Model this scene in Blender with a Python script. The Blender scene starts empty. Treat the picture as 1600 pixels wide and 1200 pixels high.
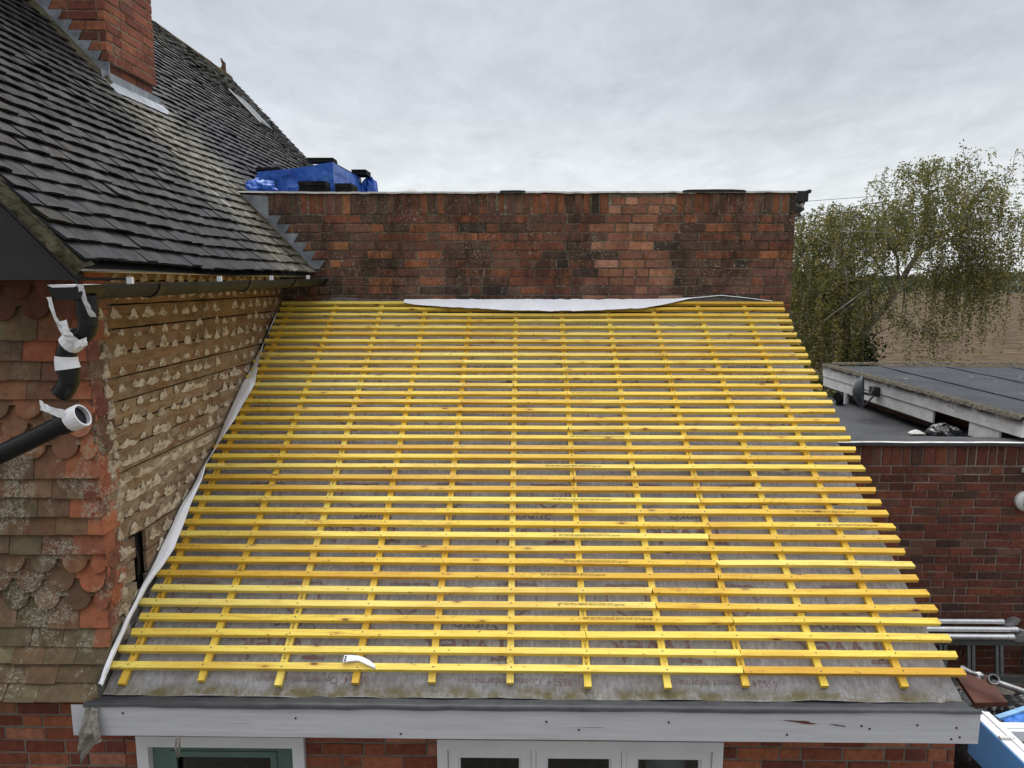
import bpy, math, random
from math import radians, sin, cos, pi, sqrt, atan2
from mathutils import Vector as V, Matrix, noise as mnoise

R = random.Random(11)
sc = bpy.context.scene
COL = sc.collection

# ------------------------------------------------------------------ camera, sky, sun, exposure
cam_d = bpy.data.cameras.new("camera")
cam = bpy.data.objects.new("camera", cam_d)
COL.objects.link(cam)
cam_d.sensor_width = 36.0
cam_d.lens = 36.0 * 1110 / 1600
cam_d.clip_start = 0.05
cam_d.clip_end = 5000
cam.location = (0, 0, 4.4)
cam.rotation_euler = (radians(90 - 8.10), 0, radians(0.877))
sc.camera = cam

SUN_EL, SUN_AZ = radians(58), radians(-14)     # azimuth measured from +y towards +x
world = bpy.data.worlds.new("World")
sc.world = world
world.use_nodes = True
wn, wl = world.node_tree.nodes, world.node_tree.links
wn.clear()
w_out = wn.new('ShaderNodeOutputWorld')
w_bg = wn.new('ShaderNodeBackground')
sky = wn.new('ShaderNodeTexSky')
sky.sky_type = 'NISHITA'
sky.sun_disc = False
sky.sun_elevation = SUN_EL
sky.sun_rotation = SUN_AZ
tc = wn.new('ShaderNodeTexCoord')
sep = wn.new('ShaderNodeSeparateXYZ')
wl.new(tc.outputs['Generated'], sep.inputs[0])


def wmath(op, a, b=None, c=None):
    n = wn.new('ShaderNodeMath')
    n.operation = op
    for i, x in enumerate((a, b, c)):
        if x is None:
            continue
        if isinstance(x, (int, float)):
            n.inputs[i].default_value = x
        else:
            wl.new(x, n.inputs[i])
    return n.outputs[0]


elev = wmath('MAXIMUM', sep.outputs[2], 0.0)
den = wmath('ADD', elev, 0.14)
comb = wn.new('ShaderNodeCombineXYZ')
wl.new(wmath('DIVIDE', sep.outputs[0], den), comb.inputs[0])
wl.new(wmath('MULTIPLY', wmath('DIVIDE', sep.outputs[1], den), 1.0), comb.inputs[1])


def wnoise(scale, detail, rough, dist=0.0, off=0.0):
    m = wn.new('ShaderNodeMapping')
    m.inputs['Location'].default_value = (off, off * 0.7, off)
    m.inputs['Scale'].default_value = (1.25, 0.8, 1.0)
    m.inputs['Rotation'].default_value = (0, 0, 0.45)
    wl.new(comb.outputs[0], m.inputs[0])
    n = wn.new('ShaderNodeTexNoise')
    n.inputs['Scale'].default_value = scale
    n.inputs['Detail'].default_value = detail
    n.inputs['Roughness'].default_value = rough
    n.inputs['Distortion'].default_value = dist
    wl.new(m.outputs[0], n.inputs['Vector'])
    return n.outputs['Fac']


def wmap(x, a, b, c, d):
    n = wn.new('ShaderNodeMapRange')
    n.inputs[1].default_value, n.inputs[2].default_value = a, b
    n.inputs[3].default_value, n.inputs[4].default_value = c, d
    wl.new(x, n.inputs[0])
    return n.outputs[0]


big = wmap(wnoise(0.55, 3, 0.5, 0.4, 2.0), 0.3, 0.7, -0.085, 0.085)
fine = wmap(wnoise(3.4, 7, 0.66, 0.35, 5.0), 0.25, 0.75, -0.135, 0.135)
ramp = wn.new('ShaderNodeValToRGB')
er = ramp.color_ramp
er.elements[0].position = 0.0
er.elements[0].color = (0.64, 0.665, 0.685, 1)
er.elements[1].position = 1.0
er.elements[1].color = (1.8, 1.85, 1.95, 1)
for p, c in ((0.11, (0.63, 0.655, 0.67, 1)), (0.24, (0.475, 0.505, 0.54, 1)), (0.36, (0.42, 0.45, 0.49, 1)),
             (0.5, (0.95, 0.98, 1.04, 1)), (0.7, (1.5, 1.54, 1.62, 1))):
    e = er.elements.new(p)
    e.color = c
wl.new(elev, ramp.inputs[0])
cl = wn.new('ShaderNodeMix')
cl.data_type = 'RGBA'
cl.blend_type = 'MULTIPLY'
cl.inputs[0].default_value = 1.0
wl.new(ramp.outputs[0], cl.inputs[6])
south = wmap(sep.outputs[1], -0.9, 0.45, 0.56, 1.0)      # dimming added to the unseen sky behind the camera, darkens camera-facing surfaces
var = wmath('MULTIPLY', wmath('ADD', wmath('ADD', big, fine), 1.0), south)
wl.new(var, cl.inputs[7])
mixs = wn.new('ShaderNodeMix')
mixs.data_type = 'RGBA'
mixs.inputs[0].default_value = 0.95
skm = wn.new('ShaderNodeVectorMath')
skm.operation = 'SCALE'
skm.inputs['Scale'].default_value = 0.1
wl.new(sky.outputs[0], skm.inputs[0])
wl.new(skm.outputs[0], mixs.inputs[6])
wl.new(cl.outputs[2], mixs.inputs[7])
wl.new(mixs.outputs[2], w_bg.inputs[0])
w_bg.inputs[1].default_value = 1.0
wl.new(w_bg.outputs[0], w_out.inputs[0])

sun_d = bpy.data.lights.new("sun", 'SUN')
sun_d.energy = 1.5
sun_d.angle = radians(35)
sun_d.color = (1.0, 0.97, 0.92)
sun = bpy.data.objects.new("sun", sun_d)
COL.objects.link(sun)
sd = V((sin(SUN_AZ) * cos(SUN_EL), cos(SUN_AZ) * cos(SUN_EL), sin(SUN_EL)))
sun.rotation_euler = sd.to_track_quat('Z', 'Y').to_euler()
sun.location = sd * 60

sc.view_settings.view_transform = 'Standard'
sc.view_settings.look = 'None'
sc.view_settings.exposure = 0.42
sc.view_settings.gamma = 1.0
sc.view_settings.use_curve_mapping = False
sc.render.engine = 'CYCLES'
sc.cycles.max_bounces = 6
sc.cycles.diffuse_bounces = 3
sc.cycles.transparent_max_bounces = 12
sc.cycles.use_denoising = True


# ------------------------------------------------------------------ mesh helper
class MB:
    def __init__(s):
        s.v, s.f, s.c, s.m = [], [], [], []

    def add(s, verts, faces, col=(1, 1, 1), mi=0):
        o = len(s.v)
        s.v += [tuple(p) for p in verts]
        for f in faces:
            s.f.append([i + o for i in f])
            s.c.append(col)
            s.m.append(mi)

    def box(s, a, b, col=(1, 1, 1), mi=0):
        x0, y0, z0 = a
        x1, y1, z1 = b
        s.add([(x0, y0, z0), (x1, y0, z0), (x1, y1, z0), (x0, y1, z0), (x0, y0, z1), (x1, y0, z1), (x1, y1, z1), (x0, y1, z1)],
              [(0, 3, 2, 1), (4, 5, 6, 7), (0, 1, 5, 4), (1, 2, 6, 5), (2, 3, 7, 6), (3, 0, 4, 7)], col, mi)

    def frame(s, o, ex, ey, ez, a, b, col=(1, 1, 1), mi=0):
        o, ex, ey, ez = V(o), V(ex), V(ey), V(ez)
        P = lambda x, y, z: o + ex * x + ey * y + ez * z
        x0, y0, z0 = a
        x1, y1, z1 = b
        s.add([P(x0, y0, z0), P(x1, y0, z0), P(x1, y1, z0), P(x0, y1, z0), P(x0, y0, z1), P(x1, y0, z1), P(x1, y1, z1), P(x0, y1, z1)],
              [(0, 3, 2, 1), (4, 5, 6, 7), (0, 1, 5, 4), (1, 2, 6, 5), (2, 3, 7, 6), (3, 0, 4, 7)], col, mi)

    def prism(s, poly, o, ex, ey, ez, d0, d1, col=(1, 1, 1), mi=0, back=True):
        """poly in (ex, ey), extruded along ez from d0 to d1 (d1 is the front)"""
        o, ex, ey, ez = V(o), V(ex), V(ey), V(ez)
        n = len(poly)
        vs = [o + ex * p[0] + ey * p[1] + ez * d0 for p in poly] + [o + ex * p[0] + ey * p[1] + ez * d1 for p in poly]
        fs = [tuple(range(n, 2 * n))]
        if back:
            fs.append(tuple(reversed(range(n))))
        for i in range(n):
            j = (i + 1) % n
            fs.append((i, j, n + j, n + i))
        s.add(vs, fs, col, mi)

    def tube(s, pts, r, n=10, col=(1, 1, 1), mi=0, cap=True, a0=0.0, a1=2 * pi):
        pts = [V(p) for p in pts]
        rr = r if isinstance(r, (list, tuple)) else [r] * len(pts)
        full = abs(a1 - a0 - 2 * pi) < 1e-6
        up = None
        vs = []
        cnt = n if full else n + 1
        for i, p in enumerate(pts):
            t = (pts[min(i + 1, len(pts) - 1)] - pts[max(i - 1, 0)]).normalized()
            if up is None:
                up = V((0, 0, 1)) if abs(t.z) < 0.9 else V((0, 1, 0))
            u = t.cross(up).normalized()
            w = u.cross(t).normalized()
            up = w
            for k in range(cnt):
                a = a0 + (a1 - a0) * k / n
                vs.append(p + (u * cos(a) + w * sin(a)) * rr[i])
        fs = []
        for i in range(len(pts) - 1):
            for k in range(n):
                k2 = (k + 1) % cnt
                fs.append((i * cnt + k, i * cnt + k2, (i + 1) * cnt + k2, (i + 1) * cnt + k))
        if cap and full:
            fs.append(tuple(reversed(range(cnt))))
            fs.append(tuple(range((len(pts) - 1) * cnt, len(pts) * cnt)))
        s.add(vs, fs, col, mi)

    def grid(s, fn, nu, nv, col=(1, 1, 1), mi=0):
        vs = [fn(i / nu, j / nv) for j in range(nv + 1) for i in range(nu + 1)]
        fs = [(j * (nu + 1) + i, j * (nu + 1) + i + 1, (j + 1) * (nu + 1) + i + 1, (j + 1) * (nu + 1) + i)
              for j in range(nv) for i in range(nu)]
        s.add(vs, fs, col, mi)

    def build(s, name, mats, parent=None, matrix=None, smooth=False):
        me = bpy.data.meshes.new(name)
        me.from_pydata(s.v, [], s.f)
        if not isinstance(mats, (list, tuple)):
            mats = [mats]
        for m in mats:
            me.materials.append(m)
        me.polygons.foreach_set('material_index', s.m)
        at = me.attributes.new('col', 'FLOAT_COLOR', 'FACE')
        at.data.foreach_set('color', [x for c in s.c for x in (c[0], c[1], c[2], 1.0)])
        if smooth:
            me.polygons.foreach_set('use_smooth', [True] * len(s.f))
        me.update()
        o = bpy.data.objects.new(name, me)
        COL.objects.link(o)
        if matrix is not None:
            o.matrix_basis = matrix
        if parent is not None:
            o.parent = parent
            o.matrix_parent_inverse = WORLD[parent].inverted()
        WORLD[o] = matrix if matrix is not None else Matrix.Identity(4)
        return o


WORLD = {}


def tag(o, label, cat, group=None, kind=None):
    o['label'] = label
    o['category'] = cat
    if group:
        o['group'] = group
    if kind:
        o['kind'] = kind
    return o


def thing(name, loc, label, cat, group=None):
    o = bpy.data.objects.new(name, None)
    o.empty_display_size = 0.2
    COL.objects.link(o)
    o.location = loc
    WORLD[o] = Matrix.Translation(V(loc))
    return tag(o, label, cat, group)


def fbm(x, y, z=0.0, o=4):
    return mnoise.fractal(V((x, y, z)), 1.0, 2.0, o)


def text_polys(body, size):
    cu = bpy.data.curves.new('lettering', 'FONT')
    cu.body = body
    cu.size = size
    cu.resolution_u = 2
    ob = bpy.data.objects.new('lettering', cu)
    COL.objects.link(ob)
    bpy.context.view_layer.update()
    me = bpy.data.meshes.new_from_object(ob.evaluated_get(bpy.context.evaluated_depsgraph_get()))
    vs = [(v.co.x, v.co.y) for v in me.vertices]
    fs = [tuple(p.vertices) for p in me.polygons]
    bpy.data.objects.remove(ob)
    bpy.data.curves.remove(cu)
    bpy.data.meshes.remove(me)
    return vs, fs


# ------------------------------------------------------------------ material helper
class G:
    def __init__(s, name, rough=0.8, spec=0.3, metal=0.0):
        s.m = bpy.data.materials.new(name)
        s.m.use_nodes = True
        s.nt = s.m.node_tree
        s.N, s.L = s.nt.nodes, s.nt.links
        s.p = s.N['Principled BSDF']
        s.p.inputs['Roughness'].default_value = rough
        s.p.inputs['Specular IOR Level'].default_value = spec
        s.p.inputs['Metallic'].default_value = metal
        s.tc = None

    def put(s, sock, x):
        if isinstance(x, bpy.types.NodeSocket):
            s.L.new(x, sock)
        elif isinstance(x, (tuple, list)):
            sock.default_value = tuple(x) + ((1,) if len(x) == 3 and len(sock.default_value) == 4 else ())
        else:
            sock.default_value = x

    def obj(s):
        if not s.tc:
            s.tc = s.N.new('ShaderNodeTexCoord')
        return s.tc.outputs['Object']

    def mapv(s, scale=(1, 1, 1), loc=None, vec=None):
        n = s.N.new('ShaderNodeMapping')
        s.L.new(vec or s.obj(), n.inputs[0])
        n.inputs['Scale'].default_value = scale
        if loc is not None:
            s.put(n.inputs['Location'], loc)
        return n.outputs[0]

    def noise(s, scale, detail=4, rough=0.55, vec=None, dist=0.0):
        n = s.N.new('ShaderNodeTexNoise')
        s.L.new(vec or s.obj(), n.inputs['Vector'])
        n.inputs['Scale'].default_value = scale
        n.inputs['Detail'].default_value = detail
        n.inputs['Roughness'].default_value = rough
        n.inputs['Distortion'].default_value = dist
        return n.outputs['Fac']

    def voro(s, scale, vec=None, out='Distance', rand=1.0):
        n = s.N.new('ShaderNodeTexVoronoi')
        s.L.new(vec or s.obj(), n.inputs['Vector'])
        n.inputs['Scale'].default_value = scale
        n.inputs['Randomness'].default_value = rand
        return n.outputs[out]

    def rng(s, x, a, b, c=0.0, d=1.0):
        n = s.N.new('ShaderNodeMapRange')
        s.put(n.inputs[0], x)
        for i, k in enumerate((a, b, c, d)):
            n.inputs[i + 1].default_value = k
        return n.outputs[0]

    def ramp(s, x, stops):
        n = s.N.new('ShaderNodeValToRGB')
        s.put(n.inputs[0], x)
        e = n.color_ramp.elements
        e[0].position, e[0].color = stops[0][0], tuple(stops[0][1]) + (1,)
        e[1].position, e[1].color = stops[-1][0], tuple(stops[-1][1]) + (1,)
        for p, c in stops[1:-1]:
            k = e.new(p)
            k.color = tuple(c) + (1,)
        return n.outputs[0]

    def mix(s, f, a, b, mode='MIX'):
        n = s.N.new('ShaderNodeMix')
        n.data_type = 'RGBA'
        n.blend_type = mode
        s.put(n.inputs[0], f)
        s.put(n.inputs[6], a)
        s.put(n.inputs[7], b)
        return n.outputs[2]

    def math(s, op, a, b=0.0):
        n = s.N.new('ShaderNodeMath')
        n.operation = op
        s.put(n.inputs[0], a)
        s.put(n.inputs[1], b)
        return n.outputs[0]

    def attr(s, name='col', out='Color'):
        n = s.N.new('ShaderNodeAttribute')
        n.attribute_name = name
        return n.outputs[out]

    def rand(s):
        return s.N.new('ShaderNodeObjectInfo').outputs['Random']

    def sep(s, vec=None):
        n = s.N.new('ShaderNodeSeparateXYZ')
        s.L.new(vec or s.obj(), n.inputs[0])
        return n.outputs

    def col(s, x):
        s.put(s.p.inputs['Base Color'], x)
        return s

    def rough(s, x):
        s.put(s.p.inputs['Roughness'], x)
        return s

    def bump(s, h, strength=0.4, dist=0.01):
        n = s.N.new('ShaderNodeBump')
        n.inputs['Strength'].default_value = strength
        n.inputs['Distance'].default_value = dist
        s.L.new(h, n.inputs['Height'])
        s.L.new(n.outputs[0], s.p.inputs['Normal'])
        return s


def M_brick(name, soot=0.5, lichen=0.3, sootcol=(0.025, 0.02, 0.017)):
    g = G(name, 0.9, 0.2)
    a = g.attr()
    n1 = g.noise(26, 6, 0.65)
    c = g.mix(1.0, a, g.ramp(n1, [(0.25, (0.55, 0.52, 0.5)), (0.5, (0.95, 0.95, 0.95)), (0.78, (1.35, 1.3, 1.25))]), 'MULTIPLY')
    st = g.noise(1.0, 5, 0.62, g.mapv((3.0, 3.0, 1.7)))
    fl = g.noise(7.0, 5, 0.7, g.mapv((1.6, 1.6, 0.55)))
    sm = g.math('MULTIPLY', g.rng(st, 0.38, 0.58), g.rng(fl, 0.32, 0.56))
    c = g.mix(g.math('MULTIPLY', sm, soot), c, sootcol)
    lv = g.math('MULTIPLY', g.rng(g.noise(70, 4, 0.7), 0.57, 0.66), g.rng(g.noise(3.5, 5, 0.65), 0.45, 0.62))
    c = g.mix(g.math('MULTIPLY', lv, lichen), c, (0.42, 0.40, 0.33))
    g.col(c).bump(g.math('ADD', n1, g.noise(110, 3)), 0.5, 0.004)
    return g.m


def M_mortar(name, c0=(0.19, 0.17, 0.135), c1=(0.07, 0.06, 0.05), light=0.3):
    g = G(name, 0.95, 0.1)
    n = g.noise(3.0, 5, 0.6)
    c = g.mix(g.rng(n, 0.35, 0.65), c0, c1)
    c = g.mix(g.math('MULTIPLY', g.rng(g.noise(40, 4, 0.7), 0.55, 0.68), light), c, (0.5, 0.46, 0.38))
    g.col(c).bump(g.noise(120, 3), 0.6, 0.003)
    return g.m


def M_simple(name, col, rough=0.6, spec=0.3, metal=0.0, var=0.25, scale=12, bump=0.15, bscale=60, bdist=0.003):
    g = G(name, rough, spec, metal)
    n = g.noise(scale, 5, 0.6)
    lo = tuple(c * (1 - var) for c in col)
    hi = tuple(min(1, c * (1 + var)) for c in col)
    g.col(g.mix(g.rng(n, 0.3, 0.7), lo, hi))
    if bump:
        g.bump(g.noise(bscale, 3), bump, bdist)
    return g.m


def M_slate():
    g = G('blackened_tile', 0.65, 0.13)
    a = g.attr()
    n1 = g.noise(14, 6, 0.65)
    c = g.mix(1.0, a, g.ramp(n1, [(0.25, (0.6, 0.6, 0.62)), (0.55, (1, 1, 1)), (0.8, (1.6, 1.55, 1.5))]), 'MULTIPLY')
    X = g.sep()
    # weathering that runs down the roof below the chimney and beside the abutment
    b1 = g.math('MULTIPLY', g.rng(X[1], 5.2, 5.75), g.rng(X[1], 7.1, 6.4))
    b1 = g.math('MULTIPLY', b1, g.rng(X[2], 6.3, 5.7))
    m1 = g.math('MULTIPLY', b1, g.rng(g.noise(5.0, 5, 0.65), 0.36, 0.6))
    c = g.mix(g.math('MULTIPLY', m1, 0.85), c, (0.15, 0.138, 0.095))
    # white run-off streaks along the slope
    stv = g.mapv((0.7, 9.0, 0.7))
    s1 = g.math('MULTIPLY', g.rng(g.noise(3.0, 5, 0.7, stv), 0.50, 0.62), g.rng(g.noise(9, 4, 0.7), 0.42, 0.6))
    c = g.mix(g.math('MULTIPLY', g.math('MULTIPLY', s1, b1), 0.8), c, (0.40, 0.39, 0.35))
    # moss near the ridge
    m2 = g.math('MULTIPLY', g.rng(X[2], 7.0, 7.9), g.rng(g.noise(2.2, 5, 0.65), 0.47, 0.62))
    c = g.mix(g.math('MULTIPLY', m2, 0.8), c, (0.085, 0.08, 0.025))
    # sparse pale scuffs
    sp = g.math('MULTIPLY', g.rng(g.noise(22, 3, 0.6, g.mapv((1, 2.2, 1))), 0.66, 0.74), g.rng(g.noise(1.7, 3), 0.45, 0.6))
    c = g.mix(g.math('MULTIPLY', sp, 0.55), c, (0.36, 0.35, 0.33))
    g.col(c).rough(g.rng(n1, 0.3, 0.7, 0.5, 0.8)).bump(g.math('ADD', n1, g.noise(70, 4)), 0.35, 0.004)
    return g.m


def M_hung():
    g = G('hanging_tile_clay', 0.85, 0.2)
    a = g.attr()
    n1 = g.noise(20, 6, 0.65)
    c = g.mix(1.0, a, g.ramp(n1, [(0.25, (0.6, 0.58, 0.56)), (0.5, (1, 1, 1)), (0.8, (1.3, 1.25, 1.2))]), 'MULTIPLY')
    X = g.sep()
    low = g.rng(X[2], 4.2, 2.6)
    left = g.rng(X[0], -2.17, -2.40)
    alg = g.math('MULTIPLY', g.rng(g.noise(9.0, 5, 0.7), 0.46, 0.66), g.math('MULTIPLY', left, 0.55))
    c = g.mix(alg, c, (0.12, 0.10, 0.055))
    sp = g.rng(g.voro(48, g.mapv((1, 1, 1))), 0.30, 0.20)
    rn = g.rng(g.voro(48, out='Color'), 0.3, 0.42)
    sp = g.math('MULTIPLY', g.math('MULTIPLY', sp, rn), g.rng(g.noise(5.0, 4, 0.65), 0.49, 0.55))
    sp2 = g.math('MULTIPLY', g.rng(g.voro(105), 0.50, 0.34), g.rng(g.noise(5.0, 4, 0.65), 0.515, 0.575))
    crust = g.math('MULTIPLY', g.rng(g.noise(46, 5, 0.75), 0.52, 0.58), g.rng(g.noise(5.0, 4, 0.65), 0.50, 0.60))
    sp = g.math('MAXIMUM', g.math('MAXIMUM', sp, g.math('MULTIPLY', sp2, 0.6)), g.math('MULTIPLY', crust, 0.85))
    c = g.mix(g.math('MULTIPLY', sp, g.rng(low, 0, 0.5, 0.12, 0.95)), c, (0.40, 0.385, 0.29))
    g.col(c).bump(g.math('ADD', n1, g.math('MULTIPLY', sp, 0.5)), 0.45, 0.004)
    return g.m


def M_timber_board():
    g = G('old_sheathing_timber', 0.9, 0.15)
    a = g.attr()
    gr = g.noise(6.0, 6, 0.65, g.mapv((9, 0.7, 9)))
    c = g.mix(1.0, a, g.ramp(gr, [(0.25, (0.5, 0.47, 0.44)), (0.5, (0.95, 0.93, 0.9)), (0.75, (1.35, 1.3, 1.25))]), 'MULTIPLY')
    bl = g.noise(3.0, 5, 0.65)
    c = g.mix(g.rng(bl, 0.5, 0.72, 0, 0.55), c, (0.05, 0.035, 0.022))
    X = g.sep()
    dust = g.math('MULTIPLY', g.rng(g.noise(9, 6, 0.75, g.mapv((1, 0.8, 1.8))), 0.44, 0.62), g.rng(X[2], 4.35, 3.5, 0.15, 0.75))
    c = g.mix(dust, c, (0.35, 0.285, 0.20))
    dots = g.math('MULTIPLY', g.rng(g.voro(22, g.mapv((1, 1, 1.4))), 0.16, 0.11), g.rng(g.noise(5, 2), 0.45, 0.5))
    c = g.mix(g.math('MULTIPLY', dots, 0.85), c, (0.015, 0.01, 0.008))
    g.col(c).bump(gr, 0.4, 0.004)
    return g.m


def M_dab():
    g = G('lime_mortar_dab', 0.95, 0.1)
    n = g.noise(24, 5, 0.7, g.mapv((1, 0.6, 1.3)))
    c = g.mix(g.rng(n, 0.4, 0.56), (0.26, 0.20, 0.13), (0.58, 0.50, 0.38))
    c = g.mix(g.rng(g.noise(7, 4, 0.6), 0.5, 0.68, 0, 0.6), c, (0.30, 0.225, 0.145))
    g.col(c).bump(g.noise(60, 4, 0.7), 0.6, 0.005)
    return g.m


def M_batten():
    g = G('treated_batten_timber', 0.62, 0.3)
    r = g.rand()
    off = g.N.new('ShaderNodeCombineXYZ')
    g.put(off.inputs[0], g.math('MULTIPLY', r, 37.0))
    g.put(off.inputs[1], g.math('MULTIPLY', r, 11.0))
    g.put(off.inputs[2], g.math('MULTIPLY', r, 5.0))
    vec = g.mapv((0.7, 11.0, 11.0), off.outputs[0])
    gr = g.noise(3.2, 7, 0.68, vec, 1.6)
    base = g.ramp(r, [(0.0, (0.84, 0.665, 0.13)), (0.3, (0.80, 0.58, 0.075)), (0.55, (0.78, 0.53, 0.06)), (0.68, (0.62, 0.36, 0.04)),
                      (0.8, (0.76, 0.50, 0.055)), (1.0, (0.85, 0.70, 0.18))])
    c = g.mix(g.rng(gr, 0.48, 0.62, 0, 0.9), base, g.mix(0.5, base, (0.50, 0.23, 0.03)))
    c = g.mix(g.rng(gr, 0.42, 0.30, 0, 0.5), c, (0.90, 0.74, 0.25))
    v2 = g.mapv((0.9, 2.2, 2.2), off.outputs[0])
    dirt = g.math('MULTIPLY', g.rng(g.noise(1.3, 4, 0.65, v2), 0.57, 0.72), g.rng(g.noise(45, 3, 0.7), 0.45, 0.62))
    c = g.mix(g.math('MULTIPLY', dirt, 0.75), c, (0.16, 0.085, 0.02))
    kv = g.mapv((5.0, 15.0, 15.0), off.outputs[0])
    kd = g.voro(1.0, kv)
    some = g.rng(g.sep(g.voro(1.0, kv, 'Color'))[0], 0.40, 0.44)
    kn = g.math('MULTIPLY', g.rng(kd, 0.13, 0.09), some)
    kr = g.math('MULTIPLY', g.rng(kd, 0.30, 0.10, 0, 0.55), some)
    c = g.mix(kr, c, (0.45, 0.19, 0.03))
    c = g.mix(g.math('MULTIPLY', kn, 0.9), c, (0.10, 0.04, 0.012))
    fl = g.rng(g.noise(34, 3, 0.6, g.mapv((0.8, 1.6, 1.6), off.outputs[0])), 0.665, 0.70)
    c = g.mix(g.math('MULTIPLY', fl, 0.8), c, (0.13, 0.06, 0.015))
    bl = g.noise(1.1, 3, 0.6, g.mapv((0.9, 1.0, 1.0), off.outputs[0]))
    c = g.mix(g.rng(bl, 0.50, 0.68, 0, 0.6), c, (0.55, 0.29, 0.03))
    c = g.mix(g.rng(bl, 0.46, 0.30, 0, 0.45), c, (0.88, 0.72, 0.20))
    g.col(c).bump(gr, 0.2, 0.002)
    return g.m


def M_membrane():
    g = G('breather_membrane', 0.9, 0.15)
    f = g.noise(28, 6, 0.7, g.mapv((2.2, 0.8, 0.8)))
    f2 = g.noise(5, 4, 0.6)
    c = g.ramp(f, [(0.25, (0.19, 0.182, 0.182)), (0.5, (0.34, 0.33, 0.33)), (0.75, (0.52, 0.51, 0.512))])
    c = g.mix(g.rng(f2, 0.4, 0.65, 0, 0.5), c, (0.18, 0.16, 0.15))
    X = g.sep()
    edge = g.math('MULTIPLY', g.rng(X[1], 3.40, 3.36), g.rng(g.noise(6, 5, 0.7), 0.36, 0.56))
    edge = g.math('MULTIPLY', edge, g.rng(X[1], 3.328, 3.337, 0.2, 1.0))
    c = g.mix(g.math('MULTIPLY', edge, 0.9), c, (0.13, 0.105, 0.038))
    g.col(c).bump(f, 0.35, 0.004)
    return g.m


def M_print(name, col, keep):
    g = G(name, 0.9, 0.1)
    n = g.noise(40, 5, 0.7)
    f = g.rng(n, 0.30, 0.52)
    g.col(g.mix(g.math('MULTIPLY', f, keep), (0.34, 0.33, 0.33), col))
    return g.m


def M_white_paint():
    g = G('white_paint', 0.55, 0.35)
    gr = g.noise(5, 6, 0.6, g.mapv((0.5, 3, 9)))
    c = g.mix(g.rng(gr, 0.35, 0.7), (0.60, 0.60, 0.62), (0.49, 0.49, 0.505))
    crack = g.math('MULTIPLY', g.rng(g.noise(4, 3, 0.6, g.mapv((0.35, 2, 14))), 0.655, 0.67), g.rng(g.noise(1.6, 3), 0.45, 0.6))
    c = g.mix(g.math('MULTIPLY', crack, 0.6), c, (0.16, 0.14, 0.12))
    chip = g.math('MULTIPLY', g.rng(g.noise(9, 4, 0.7, g.mapv((0.6, 1, 2.5))), 0.735, 0.75), 0.85)
    c = g.mix(chip, c, (0.14, 0.09, 0.04))
    g.col(c).bump(gr, 0.25, 0.003)
    return g.m


def M_weathered_white():
    g = G('flaking_white_board', 0.8, 0.2)
    c = g.mix(g.rng(g.noise(6, 5, 0.65), 0.35, 0.65), (0.74, 0.74, 0.72), (0.56, 0.55, 0.53))
    ch = g.rng(g.noise(14, 5, 0.75, g.mapv((1, 0.7, 2.2))), 0.58, 0.63)
    X = g.sep()
    ch = g.math('MULTIPLY', ch, g.rng(X[2], 3.0, 3.15, 0.12, 1.0))
    top = g.math('MULTIPLY', g.rng(X[2], 3.10, 3.165), g.rng(g.noise(9, 5, 0.7), 0.40, 0.52))
    ch = g.math('MAXIMUM', ch, top)
    c = g.mix(ch, c, (0.05, 0.042, 0.035))
    g.col(c)
    return g.m


def M_foliage(name, trans=0.35):
    g = G(name, 0.6, 0.25)
    a = g.attr()
    g.col(a)
    t = g.N.new('ShaderNodeBsdfTranslucent')
    g.put(t.inputs[0], a)
    ms = g.N.new('ShaderNodeMixShader')
    ms.inputs[0].default_value = trans
    g.L.new(g.p.outputs[0], ms.inputs[1])
    g.L.new(t.outputs[0], ms.inputs[2])
    g.L.new(ms.outputs[0], g.N['Material Output'].inputs[0])
    return g.m


def M_glass():
    g = G('window_glass', 0.03, 0.5)
    N, L = g.N, g.L
    tr = N.new('ShaderNodeBsdfTransparent')
    tr.inputs[0].default_value = (0.75, 0.78, 0.77, 1)
    gl = N.new('ShaderNodeBsdfGlossy')
    gl.inputs['Roughness'].default_value = 0.02
    fr = N.new('ShaderNodeFresnel')
    fr.inputs[0].default_value = 1.45
    ms = N.new('ShaderNodeMixShader')
    L.new(fr.outputs[0], ms.inputs[0])
    L.new(tr.outputs[0], ms.inputs[1])
    L.new(gl.outputs[0], ms.inputs[2])
    L.new(ms.outputs[0], N['Material Output'].inputs[0])
    return g.m


def M_lead():
    g = G('lead_sheet', 0.5, 0.4, 0.35)
    n = g.noise(7, 5, 0.65)
    c = g.ramp(n, [(0.3, (0.14, 0.155, 0.175)), (0.5, (0.24, 0.26, 0.285)), (0.72, (0.40, 0.42, 0.44))])
    g.col(c).rough(g.rng(n, 0.3, 0.7, 0.4, 0.65)).bump(g.noise(16, 4), 0.3, 0.01)
    return g.m


def M_felt(name, c0, c1, grit=0.35):
    g = G(name, 0.85, 0.25)
    n = g.noise(2.2, 5, 0.65)
    c = g.mix(g.rng(n, 0.35, 0.65), c0, c1)
    sp = g.rng(g.noise(120, 2, 0.6), 0.62, 0.7)
    c = g.mix(g.math('MULTIPLY', sp, grit), c, (0.3, 0.3, 0.3))
    w = g.math('MULTIPLY', g.rng(g.voro(3.5, g.mapv((1, 1.4, 1))), 0.10, 0.07), g.rng(g.noise(2, 2), 0.5, 0.56))
    c = g.mix(g.math('MULTIPLY', w, 0.6), c, (0.5, 0.5, 0.5))
    g.col(c).bump(g.noise(3.5, 6, 0.65), 0.3, 0.02)
    return g.m


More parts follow.
